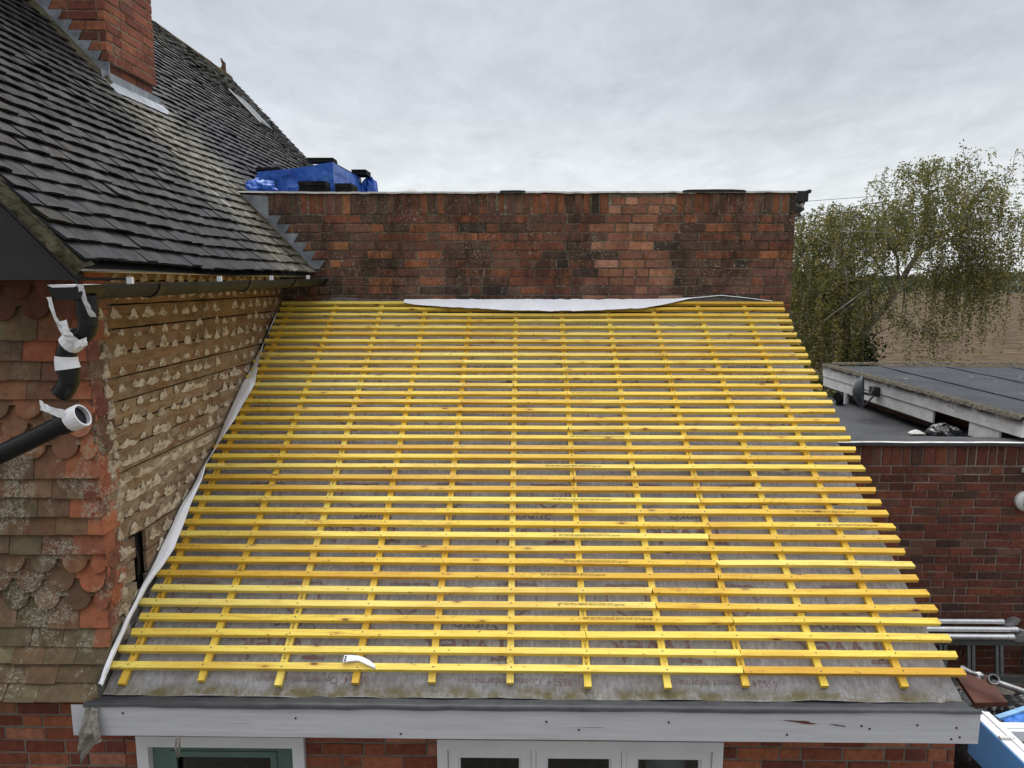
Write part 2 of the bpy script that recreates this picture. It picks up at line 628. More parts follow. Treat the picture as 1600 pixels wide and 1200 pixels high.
def M_tarp():
    g = G('blue_tarpaulin_sheet', 0.42, 0.45)
    n = g.noise(6, 5, 0.6)
    g.col(g.ramp(n, [(0.3, (0.014, 0.065, 0.32)), (0.55, (0.025, 0.12, 0.50)), (0.8, (0.08, 0.22, 0.60))]))
    g.bump(g.noise(9, 4, 0.6), 0.5, 0.02)
    return g.m


def M_field():
    g = G('ploughed_soil', 0.95, 0.1)
    n = g.noise(1.1, 9, 0.85, g.mapv((0.45, 1.0, 1.0)))
    rows = g.noise(0.55, 5, 0.7, g.mapv((0.10, 1.6, 1)))
    c = g.ramp(n, [(0.36, (0.036, 0.024, 0.014)), (0.5, (0.085, 0.059, 0.034)), (0.64, (0.165, 0.120, 0.073))])
    c = g.mix(g.rng(rows, 0.5, 0.7, 0, 0.5), c, (0.075, 0.053, 0.033))
    g.col(c).bump(g.noise(2.0, 6, 0.7), 0.8, 0.15)
    return g.m


MT = dict(
    brick_par=M_brick('parapet_brick', 0.78, 1.0),
    brick_new=M_brick('repaired_parapet_brick', 0.42, 0.6),
    brick_gab=M_brick('house_brick', 0.22, 0.12),
    brick_chim=M_brick('chimney_brick', 0.25, 0.15),
    brick_out=M_brick('outbuilding_brick', 0.42, 0.3),
    mort_par=M_mortar('parapet_mortar', (0.22, 0.195, 0.15), (0.05, 0.042, 0.035), 0.75),
    mort_gab=M_mortar('house_mortar', (0.25, 0.22, 0.18), (0.14, 0.115, 0.095), 0.15),
    mort_chim=M_mortar('chimney_mortar', (0.36, 0.30, 0.22), (0.16, 0.11, 0.08), 0.25),
    mort_out=M_mortar('outbuilding_mortar', (0.33, 0.28, 0.235), (0.12, 0.09, 0.075), 0.5),
    slate=M_slate(), hung=M_hung(), board=M_timber_board(), batten=M_batten(), memb=M_membrane(),
    dab=M_dab(),
    red_print=M_print('red_print', (0.19, 0.085, 0.09), 0.8),
    dark_print=M_print('dark_print', (0.10, 0.08, 0.095), 0.8),
    pink_print=M_print('pink_print', (0.20, 0.07, 0.075), 0.7),
    ink=M_simple('batten_ink', (0.07, 0.05, 0.012), 0.7, 0.2, var=0.4, bump=0),
    nail=M_simple('nail_head', (0.05, 0.035, 0.025), 0.6, 0.3, bump=0),
    memb_white=M_simple('membrane_underside', (0.87, 0.87, 0.89), 0.7, 0.2, var=0.06, scale=5, bump=0.25, bscale=14, bdist=0.008),
    memb_grey=M_simple('membrane_upstand', (0.12, 0.115, 0.10), 0.9, 0.1, var=0.35, scale=14, bump=0.3, bscale=40),
    white=M_white_paint(),
    frame_white=M_simple('window_paint', (0.72, 0.72, 0.73), 0.4, 0.4, var=0.06, scale=6, bump=0.08),
    green=M_simple('sage_green_paint', (0.105, 0.17, 0.14), 0.45, 0.35, var=0.12, scale=7, bump=0.1),
    glass=M_glass(), lead=M_lead(),
    dark_room=M_simple('unlit_room', (0.03, 0.028, 0.026), 0.9, 0.1, bump=0),
    eave_plastic=M_simple('eaves_felt_tray', (0.05, 0.051, 0.055), 0.55, 0.35, var=0.3, scale=9, bump=0.2, bscale=20),
    black_board=M_simple('black_bargeboard_paint', (0.022, 0.022, 0.024), 0.5, 0.4, var=0.25, scale=8, bump=0.1),
    black_pipe=M_simple('black_pvc', (0.006, 0.006, 0.0065), 0.35, 0.4, var=0.3, scale=10, bump=0.04),
    iron=M_simple('painted_gutter_iron', (0.024, 0.024, 0.020), 0.55, 0.3, var=0.6, scale=9, bump=0.3, bscale=40),
    tape=M_simple('white_tape', (0.78, 0.78, 0.79), 0.5, 0.3, var=0.06, scale=20, bump=0.5, bscale=28, bdist=0.006),
    verge=M_simple('mossy_verge_mortar', (0.075, 0.066, 0.042), 0.95, 0.1, var=0.55, scale=14, bump=0.8, bscale=35, bdist=0.02),
    ridge=M_simple('mossy_ridge_clay', (0.07, 0.056, 0.03), 0.9, 0.1, var=0.55, scale=3, bump=0.5, bscale=20, bdist=0.01),
    terracotta=M_simple('finial_clay', (0.09, 0.045, 0.03), 0.85, 0.2, var=0.3),
    cap_white=M_simple('capping_white_mineral', (0.58, 0.57, 0.54), 0.85, 0.2, var=0.3, scale=8, bump=0.3, bscale=50),
    felt_dark=M_felt('dark_roof_felt', (0.046, 0.050, 0.057), (0.028, 0.031, 0.036)),
    felt_grey=M_felt('grey_roof_felt', (0.066, 0.067, 0.070), (0.044, 0.045, 0.048)),
    felt_kerb=M_simple('mossy_kerb_felt', (0.085, 0.075, 0.058), 0.95, 0.1, var=0.8, scale=26, bump=0.8, bscale=60, bdist=0.01),
    flake=M_weathered_white(), tarp=M_tarp(),
    block=M_simple('dark_tile_stack', (0.022, 0.02, 0.019), 0.85, 0.2, var=0.4, bump=0.5, bscale=40, bdist=0.01),
    dish=M_simple('dish_grey_metal', (0.07, 0.078, 0.085), 0.45, 0.4, 0.2, var=0.15, bump=0.05),
    bracket=M_simple('rusty_bracket', (0.05, 0.045, 0.04), 0.7, 0.3, 0.3, var=0.4),
    bag=M_simple('black_plastic_sheet', (0.012, 0.013, 0.014), 0.3, 0.5, var=0.4, scale=5, bump=0.7, bscale=9, bdist=0.03),
    alu=M_simple('aluminium', (0.62, 0.62, 0.62), 0.32, 0.5, 0.85, var=0.12, scale=20, bump=0.05),
    galv=M_simple('galvanised_tube', (0.30, 0.30, 0.295), 0.45, 0.5, 0.6, var=0.25, scale=15, bump=0.1),
    steel_dark=M_simple('dull_ladder_metal', (0.13, 0.135, 0.13), 0.5, 0.4, 0.5, var=0.2, scale=15, bump=0.1),
    scaff=M_simple('grey_scaffold_timber', (0.21, 0.185, 0.15), 0.9, 0.1, var=0.35, scale=9, bump=0.4, bscale=40),
    brown=M_simple('brown_stained_board', (0.115, 0.04, 0.024), 0.5, 0.4, var=0.3, scale=5, bump=0.2),
    upvc=M_simple('white_upvc', (0.80, 0.81, 0.83), 0.3, 0.5, var=0.03, bump=0.03),
    film=M_simple('blue_protective_film', (0.15, 0.45, 0.95), 0.3, 0.5, var=0.1, scale=4, bump=0.2, bscale=8, bdist=0.01),
    bluepack=M_simple('blue_plastic_wrap', (0.03, 0.16, 0.55), 0.3, 0.5, var=0.4, scale=12, bump=0.5, bscale=14, bdist=0.02),
    rag=M_simple('dirty_membrane_scrap', (0.27, 0.245, 0.21), 0.9, 0.1, var=0.45, scale=13, bump=0.7, bscale=30, bdist=0.01),
    gravel=M_simple('yard_gravel', (0.15, 0.135, 0.115), 0.95, 0.1, var=0.5, scale=30, bump=0.8, bscale=50, bdist=0.02),
    field=M_field(),
    hill=M_simple('hill_pasture', (0.10, 0.105, 0.06), 0.95, 0.1, var=0.35, scale=0.01, bump=0),
    leaf=M_foliage('birch_leaf', 0.4), wood_leaf=M_foliage('distant_foliage', 0.2),
    bark=M_simple('birch_bark', (0.24, 0.21, 0.18), 0.9, 0.1, var=0.6, scale=9, bump=0.7, bscale=25, bdist=0.02),
    render_wall=M_simple('plain_wall', (0.25, 0.12, 0.08), 0.9, 0.1, bump=0.2),
    wire=M_simple('overhead_cable', (0.06, 0.06, 0.065), 0.6, 0.3, bump=0),
    lampglass=M_simple('white_lamp_plastic', (0.70, 0.70, 0.68), 0.35, 0.5, var=0.08, bump=0.05),
    bucket=M_simple('pale_bucket_plastic', (0.45, 0.50, 0.55), 0.4, 0.4, var=0.15, bump=0.05),
    ink_black=M_simple('black_lettering', (0.015, 0.015, 0.015), 0.6, 0.3, bump=0),
)


# ------------------------------------------------------------------ brickwork
def jit(c, a):
    k = 1 + R.uniform(-a, a)
    return (c[0] * k, c[1] * k * (1 + R.uniform(-a, a) * 0.25), c[2] * k * (1 + R.uniform(-a, a) * 0.25))


def brick(mb, o, u, n, x0, x1, z0, z1, col, depth=0.05, proud=0.0, mi=0):
    """one brick with chamfered arrises; face at n*proud"""
    o, u, n = V(o), V(u), V(n)
    w = V((0, 0, 1))
    x0 += R.uniform(-.0025, .0025); x1 += R.uniform(-.0025, .0025)
    z0 += R.uniform(-.002, .002); z1 += R.uniform(-.002, .002)
    f = proud + R.uniform(-.003, .003)
    b = 0.0045
    P = lambda x, z, d: o + u * x + w * z + n * d
    ts = R.uniform(-.002, .002)
    vs = [P(x0 + b, z0 + b, f + ts), P(x1 - b, z0 + b, f - ts), P(x1 - b, z1 - b, f - ts), P(x0 + b, z1 - b, f + ts),
          P(x0, z0, f - b), P(x1, z0, f - b), P(x1, z1, f - b), P(x0, z1, f - b),
          P(x0, z0, -depth), P(x1, z0, -depth), P(x1, z1, -depth), P(x0, z1, -depth)]
    fs = [(0, 1, 2, 3)]
    for i in range(4):
        j = (i + 1) % 4
        fs.append((i, 4 + i, 4 + j, j))
        fs.append((4 + i, 8 + i, 8 + j, 4 + j))
    mb.add(vs, fs, col, mi)


def brickwork(mb, o, u, n, L, z0, z1, ch, palette, x_of=None, bl=0.215, header=0.25, skip=None, colf=None, proud=None, mif=None):
    """courses from z0 to z1 along u from 0..L ; x_of(z) may give (xa, xb) for a course; skip(xa,xb,z) -> list of clear intervals"""
    k = 0
    z = z0
    while z + ch * 0.6 < z1:
        zt = min(z + ch - 0.010, z1)
        xa, xb = (0, L) if x_of is None else x_of(z + ch / 2)
        spans = [(xa, xb)]
        if skip:
            spans = skip(xa, xb, z + ch / 2)
        for (a, b) in spans:
            x = a - (0.1125 if k % 2 else 0) - R.uniform(0, 0.03)
            while x < b - 0.02:
                l = (0.1025 if R.random() < header else bl) + R.uniform(-.006, .006)
                p0, p1 = max(x, a), min(x + l, b)
                if p1 - p0 > 0.03:
                    c = colf((p0 + p1) / 2, z) if colf else R.choices([q[0] for q in palette], [q[1] for q in palette])[0]
                    brick(mb, o, u, n, p0, p1, z, zt, jit(c, 0.18), proud=(proud(z) if proud else 0.0), mi=(mif((p0 + p1) / 2, z) if mif else 0))
                x += l + 0.010
        z += ch
        k += 1


# ------------------------------------------------------------------ ground, field, hills
mb = MB()
mb.grid(lambda a, b: (-1500 + 3000 * a, -300 + 2300 * b, 0.0), 40, 30)
tag(mb.build('ground', MT['gravel']), 'bare ground around the buildings', 'ground', kind='structure')
mb = MB()
mb.grid(lambda a, b: (-350 + 900 * a, 17 + 293 * b, 0.06 + 0.05 * fbm(a * 60, b * 40)), 60, 60)
tag(mb.build('field', MT['field']), 'bare brown ploughed field reaching to the hedge', 'field', kind='structure')


def hill_z(x, y):
    t = max(0.0, min(1.0, (y - 330) / 300))
    t = t * t * (3 - 2 * t)
    return t * (9 + 5 * sin(x * 0.011 + 1.2) + 3.5 * fbm(x * 0.006, y * 0.006) + 5 * max(0, (x - 380) / 300))


mb = MB()
mb.grid(lambda a, b: (-700 + 1900 * a, 326 + 500 * b, hill_z(-700 + 1900 * a, 326 + 500 * b) + 0.1), 90, 24)
tag(mb.build('hills', MT['hill'], smooth=True), 'low pasture hills behind the ploughed field', 'hills', kind='structure')


def leaf_quad(mb, p, s, col, flat=0.0):
    d = V((R.gauss(0, 1), R.gauss(0, 1), R.gauss(0, 1) * (1 - flat))).normalized()
    e = d.cross(V((R.gauss(0, 1), R.gauss(0, 1), R.gauss(0, 1)))).normalized()
    a = s * R.uniform(0.7, 1.25)
    b = a * R.uniform(0.55, 0.8)
    p = V(p)
    mb.add([p - d * a * .55, p + e * b * .45, p + d * a * .6, p - e * b * .45], [(0, 1, 2, 3)], col)


mb = MB()
for i in range(900):
    # wooded crest and slopes at right, hedge line at the foot
    x = R.uniform(150, 620)
    kind = R.random()
    if kind < 0.42:
        y = R.uniform(560, 640); hgt = R.uniform(6, 10)
    elif kind < 0.62:
        y = R.uniform(430, 500); hgt = R.uniform(4, 7)
        if fbm(x * 0.02, 3.3) < 0.0:
            continue
    else:
        y = R.uniform(313, 322); hgt = R.uniform(2.5, 5.5)
    z = hill_z(x, y)
    base = R.choice([(0.045, 0.06, 0.035), (0.06, 0.07, 0.038), (0.075, 0.078, 0.045), (0.10, 0.08, 0.04), (0.05, 0.065, 0.05)])
    rr = hgt * R.uniform(0.5, 0.75)
    for k in range(34):
        a, b = R.uniform(0, 2 * pi), R.uniform(-1, 1)
        q = V((cos(a) * sqrt(1 - b * b), sin(a) * sqrt(1 - b * b), b)) * rr * R.uniform(0.55, 1.0)
        leaf_quad(mb, (x + q.x, y + q.y, z + hgt * 0.5 + q.z * 0.75), rr * 0.42, jit(base, 0.25))
tag(mb.build('woodland', MT['wood_leaf']), 'far dark wood and hedgerow along the hill behind the field', 'woodland', kind='stuff')

# ------------------------------------------------------------------ lean-to with battened roof
T = V((0, 0.849, 0.5284)).normalized()
NR = V((0, -T.z, T.y))
P0 = V((0, 3.358, 2.378))               # bottom end of the counter battens, top face
MEM = P0 - NR * 0.030                   # membrane plane
XL, XR = -2.15, 2.27
YW = 6.35                               # face of the parapet wall behind


def RP(x, s, h=0.0):
    return V((x, 0, 0)) + P0 + T * s + NR * h


lean = thing('lean_to', (0, 3.5, 0), 'lean-to extension with bare yellow battens over grey membrane on its sloping roof', 'extension')

# counter battens positions
CBX = [-2.045 + 0.3975 * i for i in range(11)]
CBX = [x + R.uniform(-.008, .008) for x in CBX]


def mem_h(x, s):
    d = min(abs(x - c) for c in CBX)
    k = min(1.0, d / 0.2)
    h = -0.010 * k * k - 0.004 + 0.004 * fbm(x * 2.2, s * 1.6, 1.0) * k
    h += 0.003 * fbm(x * 9, s * 4, 4.0) * k
    return h


def MP(x, s, h=0.0):
    return V((x, 0, 0)) + MEM + T * s + NR * (h + mem_h(x, s))


mb = MB()
s_lo, s_hi = -0.054, 3.50


def mfun(a, b):
    s = s_lo + (s_hi - s_lo) * b
    xr = 2.205 + 0.025 * fbm(s * 1.7, 7.7)
    x = XL + 0.01 + (xr - XL - 0.01) * a
    p = MP(x, s)
    if b < 0.04:
        p += NR * (0.006 * fbm(x * 4, 0.3)) + T * 0.006 * fbm(x * 3, 8.0)
    return p


mb.grid(mfun, 220, 110)
# printing on the membrane, upside down from the eaves


def print_text(body, size, x, s, mi, rot=True):
    vs, fs = text_polys(body, size)
    out = []
    for (a, b) in vs:
        out.append(MP(x - a, s - b, 0.0035) if rot else MP(x + a, s + b, 0.0035))
    mb.add(out, [tuple(f) for f in fs], (1, 1, 1), mi)


def bar(x0, s0, x1, s1, w, mi):
    d = V((x1 - x0, s1 - s0, 0))
    n = V((-d.y, d.x, 0)).normalized() * w / 2
    k = 6
    vs = []
    for i in range(k + 1):
        t = i / k
        for sg in (-1, 1):
            vs.append(MP(x0 + d.x * t + n.x * sg, s0 + d.y * t + n.y * sg, 0.0035))
    mb.add(vs, [(2 * i, 2 * i + 1, 2 * i + 3, 2 * i + 2) for i in range(k)], (1, 1, 1), mi)


for row, s in enumerate((0.225, 0.985, 2.505)):
    off = (row % 2) * 0.62
    for i in range(5):
        x = -1.05 + i * 1.0 + off * 0.5
        if x < 2.15 and x - 0.62 > XL:
            print_text('Tyvek', 0.20, x, s + 0.06, 1)
        if x - 0.1 < 2.15 and x - 0.45 > XL:
            print_text('Supro', 0.105, x - 0.08, s + 0.165, 2)
for row, s in enumerate((0.50, 1.27, 2.03, 2.79)):
    for i in range(7):
        x = -2.0 + i * 0.62 + (row % 2) * 0.2
        if x + 0.3 > 2.15:
            continue
        # little instruction pictograms: house outline and frame
        bar(x, s + 0.12, x + 0.22, s + 0.12, 0.010, 3); bar(x, s, x, s + 0.12, 0.010, 3); bar(x + 0.22, s, x + 0.22, s + 0.12, 0.010, 3)
        bar(x, s, x + 0.11, s - 0.09, 0.010, 3); bar(x + 0.22, s, x + 0.11, s - 0.09, 0.010, 3)
        print_text('tape', 0.05, x + 0.19, s + 0.09, 3)
for i in range(3):
    x = -0.75 + i * 1.05
    print_text('0 85524  Contact information', 0.052, x, 0.052, 3)
for s in (0.8, 1.55, 2.3):
    for i in range(3):
        print_text('0 85524  Contact information', 0.052, -0.6 + i * 1.05, s, 3)
mb.build('roof_membrane', [MT['memb'], MT['red_print'], MT['dark_print'], MT['pink_print']], lean, smooth=True)

# structural slab, right verge rafter
mb = MB()
mb.prism([(s_lo + 0.03, -0.05), (s_hi, -0.05), (s_hi, -0.17), (s_lo + 0.16, -0.17), (s_lo + 0.03, -0.10)], MEM, T, NR, (1, 0, 0), XL + 0.005, 2.19)
mb.build('rafter_deck', MT['scaff'], lean)

# counter battens
for i, x in enumerate(CBX):
    mb = MB()
    L = 3.50 + R.uniform(-.02, .01)
    e = R.uniform(-.012, .014)
    mb.box((e, -0.0185, -0.025), (L, 0.0185, 0.0))
    mat4 = Matrix((T.to_4d(), V((1, 0, 0, 0)), (-NR).to_4d(), V((0, 0, 0, 1)))).transposed()
    M4 = Matrix.Identity(4)
    ex, ey, ez = T, V((-1, 0, 0)), NR
    for r in range(3):
        M4[r][0], M4[r][1], M4[r][2] = ex[r], ey[r], ez[r]
    pp = RP(x, 0.0)
    M4[0][3], M4[1][3], M4[2][3] = pp
    if i in (0, 2, 6, 8):
        tv, tf = STAMP if 'STAMP' in globals() else (None, None)
        if tv is None:
            STAMP = text_polys('BMT 4053 MPLA GRADED BS5534 25X38 CATG approved', 0.024)
            tv, tf = STAMP
        for s0 in (0.08 + R.uniform(0, .06), 1.2, 2.3):
            mb.add([(s0 + a * 0.8, -0.006 + b * 0.9, 0.0008) for a, b in tv], tf, (1, 1, 1), 1)
    mb.build('counter_batten', [MT['batten'], MT['ink']], lean, M4)

# tile battens
STAMP = text_polys('BMT 4053 MPLA GRADED BS5534 25X38 CATG approved', 0.022)
NB = 37
for k in range(NB):
    s = 0.078 + 0.0943 * k + R.uniform(-.003, .003)
    if k >= 35:
        s -= 0.004 * (k - 34)
    xl = -2.118 + R.uniform(-.022, .02)
    xr = 2.262 + R.uniform(-.012, .014)
    if k < 2:
        xl = -2.135
    cuts = [xl]
    joint = CBX[R.choice([7, 8, 8, 8, 6])] if k < 22 else CBX[R.choice([4, 5, 7, 8])]
    cuts.append(joint + R.uniform(-.012, .012))
    cuts.append(xr)
    tilt = R.uniform(-.007, .007)
    for j in range(len(cuts) - 1):
        a, b = cuts[j], cuts[j + 1] - (0.004 if j < len(cuts) - 2 else 0)
        Lb = b - a
        mb = MB()
        n = 12
        bow = R.uniform(-.005, .005)
        w0 = 0.0185 + R.uniform(-.0008, .0012)
        bev = 0.0018
        ring = [(-w0, 0.0), (w0, 0.0), (w0, 0.025 - bev), (w0 - bev, 0.025), (-w0 + bev, 0.025), (-w0, 0.025 - bev)]
        vs = []
        ecut = R.uniform(-.006, .006)
        for i in range(n + 1):
            t = i / n
            dy = bow * 4 * t * (1 - t) + R.uniform(-.0006, .0006)
            for (yy, zz) in ring:
                vs.append((Lb * t + (ecut * yy / w0 if i in (0, n) else 0), yy + dy, zz))
        m = len(ring)
        fs = []
        for i in range(n):
            for q in range(m):
                q2 = (q + 1) % m
                fs.append((i * m + q, (i + 1) * m + q, (i + 1) * m + q2, i * m + q2))
        fs.append(tuple(range(m)))
        fs.append(tuple(reversed(range(n * m, n * m + m))))
        mb.add(vs, fs)
        for cx in CBX:
            if a + 0.006 < cx < b - 0.006:
                lx = cx - a + R.uniform(-.008, .008)
                ly = R.uniform(-.008, .008)
                mb.add([(lx + .0042 * cos(q * pi / 3), ly + .0042 * sin(q * pi / 3), 0.0256) for q in range(6)], [(0, 1, 2, 3, 4, 5)], (1, 1, 1), 1)
        st = []
        if j == 0 and (k % 3 != 1 or k in (4, 7)) and k > 1:
            st.append((0.18 + R.uniform(-.10, .22), 1))
        if j == 1 and k in (10, 11):
            st.append((1.80 - (0.1 if k == 11 else 0), 1))
        for (x0, sg) in st:
            if a + 0.05 < x0 < b - 0.45 or (j == 1):
                mb.add([(x0 - a + p * 0.68, -0.006 + q, 0.0257) for p, q in STAMP[0]], STAMP[1], (1, 1, 1), 2)
        M4 = Matrix.Identity(4)
        ex = (V((1, 0, 0)) + T * tilt / 4).normalized()
        ez = NR
        ey = ez.cross(ex)
        for r in range(3):
            M4[r][0], M4[r][1], M4[r][2] = ex[r], ey[r], ez[r]
        pp = RP(a, s + tilt * (a + 2.1) / 4, 0.0)
        M4[0][3], M4[1][3], M4[2][3] = pp
        mb.build('tile_batten', [MT['batten'], MT['nail'], MT['ink']], lean, M4)

# white folded edge of the membrane along the boarded wall
INN = [(6.166, 4.164), (5.872, 3.942), (5.671, 3.833), (5.421, 3.674), (5.35, 3.655), (5.004, 3.427), (4.757, 3.255), (4.578, 3.175), (4.437, 3.093), (4.243, 3.006), (3.942, 2.813), (3.76, 2.71), (3.578, 2.606), (3.38, 2.47), (3.30, 2.40)]
OUTE = [(-2.118, 6.10, 4.128), (-2.109, 5.706, 3.892), (-2.071, 5.474, 3.748), (-2.036, 5.335, 3.661), (-2.028, 5.27, 3.63), (-2.061, 4.969, 3.434), (-2.091, 4.797, 3.327), (-2.116, 4.595, 3.201), (-2.096, 4.493, 3.137), (-2.094, 4.331, 3.036), (-2.070, 4.00, 2.828), (-2.120, 3.80, 2.705), (-2.128, 3.60, 2.585), (-2.120, 3.40, 2.46), (-2.112, 3.29, 2.39)]


def lerp_list(L, t):
    n = len(L) - 1
    i = min(int(t * n), n - 1)
    f = t * n - i
    return [p + (q - p) * f for p, q in zip(L[i], L[i + 1])]


mb = MB()


def edge_fn(a, b):
    y, z = lerp_list(INN, a)
    o = V(lerp_list(OUTE, a))
    i = V((-2.138, y, z))
    top = i
    c = (i + o) / 2 + V((0.015, -0.01, 0.018 + 0.008 * fbm(a * 22, 1.0)))
    p = top * (1 - b) ** 2 + c * 2 * b * (1 - b) + o * b * b
    return p + V((0.004 * fbm(a * 30, b * 3), 0, 0.006 * fbm(a * 26, b * 4, 3)))


mb.grid(edge_fn, 90, 8)
mb.build('membrane_side_fold', MT['memb_white'], lean, smooth=True)
mb = MB()


def upst(a, b):
    y, z = lerp_list(INN, a)
    s_here = (y - P0.y) / T.y
    bot = MP(-2.139, s_here, 0.0)
    return V((-2.143 + 0.003 * fbm(a * 30, b), y, bot.z + (z + 0.004 - bot.z) * b))


mb.grid(upst, 60, 3)
mb.build('membrane_side_upstand', MT['memb_grey'], lean)

# membrane turned up against the parapet wall and its white flap
mb = MB()
TOPZ = [(-2.13, 4.205), (-2.0, 4.212), (-1.8, 4.25), (-1.62, 4.278), (-1.4, 4.262), (-1.15, 4.256), (-0.8, 4.258), (0, 4.258), (0.8, 4.258), (1.3, 4.262), (1.55, 4.278), (1.74, 4.296), (1.95, 4.275), (2.2, 4.245)]


def topz(x):
    for (a, p), (b, q) in zip(TOPZ, TOPZ[1:]):
        if x <= b:
            return p + (q - p) * max(0, (x - a) / (b - a))
    return TOPZ[-1][1]


def upw(a, b):
    x = -2.13 + 4.33 * a
    s0 = 3.40
    base = MP(x, s0, 0.002)
    tz = topz(x) + 0.004 * fbm(x * 5, 1)
    return V((x, base.y + (6.325 - base.y) * b ** 0.6, base.z + (tz - base.z) * b))


mb.grid(upw, 120, 4)
mb.build('membrane_top_upstand', MT['memb_grey'], lean, smooth=True)
mb = MB()
LOWZ = [(-1.05, 4.222), (-0.95, 4.205), (-0.652, 4.186), (-0.3, 4.170), (-0.095, 4.158), (0.46, 4.155), (1.014, 4.176), (1.234, 4.208), (1.45, 4.252), (1.62, 4.282), (1.75, 4.290), (1.95, 4.266), (2.17, 4.236)]


def lowz(x):
    for (a, p), (b, q) in zip(LOWZ, LOWZ[1:]):
        if x <= b:
            return p + (q - p) * max(0, (x - a) / (b - a))
    return LOWZ[-1][1]


def flap(a, b):
    x = -1.05 + 3.24 * a
    t, l = topz(x), lowz(x)
    l = min(l + 0.008, t - 0.006)
    amount = min(1, (t - l) / 0.09)
    y = 6.320 - 0.20 * b * amount + 0.02 * sin(b * pi) * amount + 0.006 * fbm(x * 3, b * 2)
    z = t + (l - t) * b + 0.010 * sin(b * pi) * amount + (0.006 * fbm(x * 7, b * 2, 3) + 0.004 * fbm(x * 19, b * 3, 6)) * amount
    return V((x, y, z))


mb.grid(flap, 120, 8)
mb.build('membrane_top_flap', MT['memb_white'], lean, smooth=True)

# eaves tray (dark strip) and fascia
mb = MB()


def tray(a, b):
    x = -2.17 + 4.40 * a
    pts = [(3.36, 2.318), (3.31, 2.310), (3.228, 2.346), (3.219, 2.329 - 0.007 * (0.5 + fbm(x * 1.3, 2.0)) + 0.006 * max(0, x - 0.5) / 1.7)]
    y, z = lerp_list(pts, b)
    lift = 0.010 * fbm(x * 1.6, 5.0)
    return V((x, y - 0.004 * b, z + lift * (1 - b) * 0.5 + (0.004 * fbm(x * 5, 3) if b > 0.6 else 0)))


mb.grid(tray, 120, 6)
mb.build('eaves_tray', MT['eave_plastic'], lean, smooth=True)
mb = MB()
NSEG = 40


def fas(x):
    return 0.004 * fbm(x * 0.7, 9)


def fsec(x):
    o = fas(x) * 0.5
    return [(3.232, 2.163 + o), (3.230, 2.166 + o), (3.230, 2.330), (3.260, 2.308), (3.260, 2.163 + o)]


vs, fs = [], []
for i in range(NSEG + 1):
    x = -2.238 + (2.232 + 2.238) * i / NSEG
    vs += [(x, y, z) for y, z in fsec(x)]
for i in range(NSEG):
    for q in range(5):
        q2 = (q + 1) % 5
        fs.append((i * 5 + q, (i + 1) * 5 + q, (i + 1) * 5 + q2, i * 5 + q2))
fs += [(0, 1, 2, 3, 4), tuple(reversed(range(NSEG * 5, NSEG * 5 + 5)))]
mb.add(vs, fs)
# missing paint with bare wood showing, nail heads
for (cx, cz, w, h) in ((1.36, 2.273, 0.14, 0.013), (1.55, 2.257, 0.075, 0.005)):
    pl = []
    for q in range(18):
        a = 2 * pi * q / 18
        r = 1 + R.uniform(-.4, .35)
        pl.append((cx + cos(a) * w / 2 * r, cz + sin(a) * h / 2 * r - (cos(a)) * 0.006, ))
    mb.prism(pl, (0, 3.2285, 0), (1, 0, 0), (0, 0, 1), (0, -1, 0), -0.001, 0.001, (1, 1, 1), 1)
for (x, z) in [(-1.98, 2.287), (-1.12, 2.268), (0.12, 2.262), (0.72, 2.265), (0.28, 2.22), (1.66, 2.255), (1.70, 2.24), (1.93, 2.262), (2.12, 2.25), (2.14, 2.20), (1.3, 2.205), (2.1, 2.19), (-0.6, 2.19)]:
    mb.prism([(x + .0055 * cos(q * pi / 4), z + .0055 * sin(q * pi / 4)) for q in range(8)], (0, 3.2285, 0), (1, 0, 0), (0, 0, 1), (0, -1, 0), -.001, .001, (1, 1, 1), 2)
mb.build('fascia_board', [MT['white'], MT['brown'], MT['nail']], lean)
mb = MB()
mb.box((-2.2, 3.262, 2.170), (2.2, 3.50, 2.182))
mb.build('soffit_board', MT['white'], lean)

# front wall with window and door openings
DOORX = (-2.072, -1.168)
WINX = (-0.452, 1.066)
PAL_GAB = [((0.27, 0.085, 0.045), 4), ((0.33, 0.115, 0.06), 3), ((0.22, 0.065, 0.04), 3), ((0.36, 0.15, 0.09), 1), ((0.17, 0.055, 0.038), 2)]


def front_skip(a, b, z):
    cuts = [(DOORX[0], DOORX[1], -1, 1.995), (WINX[0], WINX[1], 0.95, 1.995)]
    spans = [(a, b)]
    for (c, d, z0, z1) in cuts:
        if z0 < z < z1:
            ns = []
            for (p, q) in spans:
                if d <= p or c >= q:
                    ns.append((p, q))
                else:
                    if c > p: ns.append((p, c))
                    if d < q: ns.append((d, q))
            spans = ns
    return spans


mb = MB()
brickwork(mb, (0, 3.5, 0), (1, 0, 0), (0, -1, 0), 0, 0.0, 2.17, 0.075, PAL_GAB, x_of=lambda z: (-2.15, 2.305), skip=front_skip)
for (a, b, z0, z1) in ((-2.15, DOORX[0], 0, 2.17), (DOORX[1], WINX[0], 0, 2.17), (WINX[1], 2.300, 0, 2.17), (DOORX[0], DOORX[1], 1.995, 2.17), (WINX[0], WINX[1], 1.995, 2.17), (WINX[0], WINX[1], 0, 0.95)):
    mb.box((a, 3.506, z0), (b, 3.72, z1), mi=1)
mb.build('front_wall', [MT['brick_gab'], MT['mort_gab']], lean)
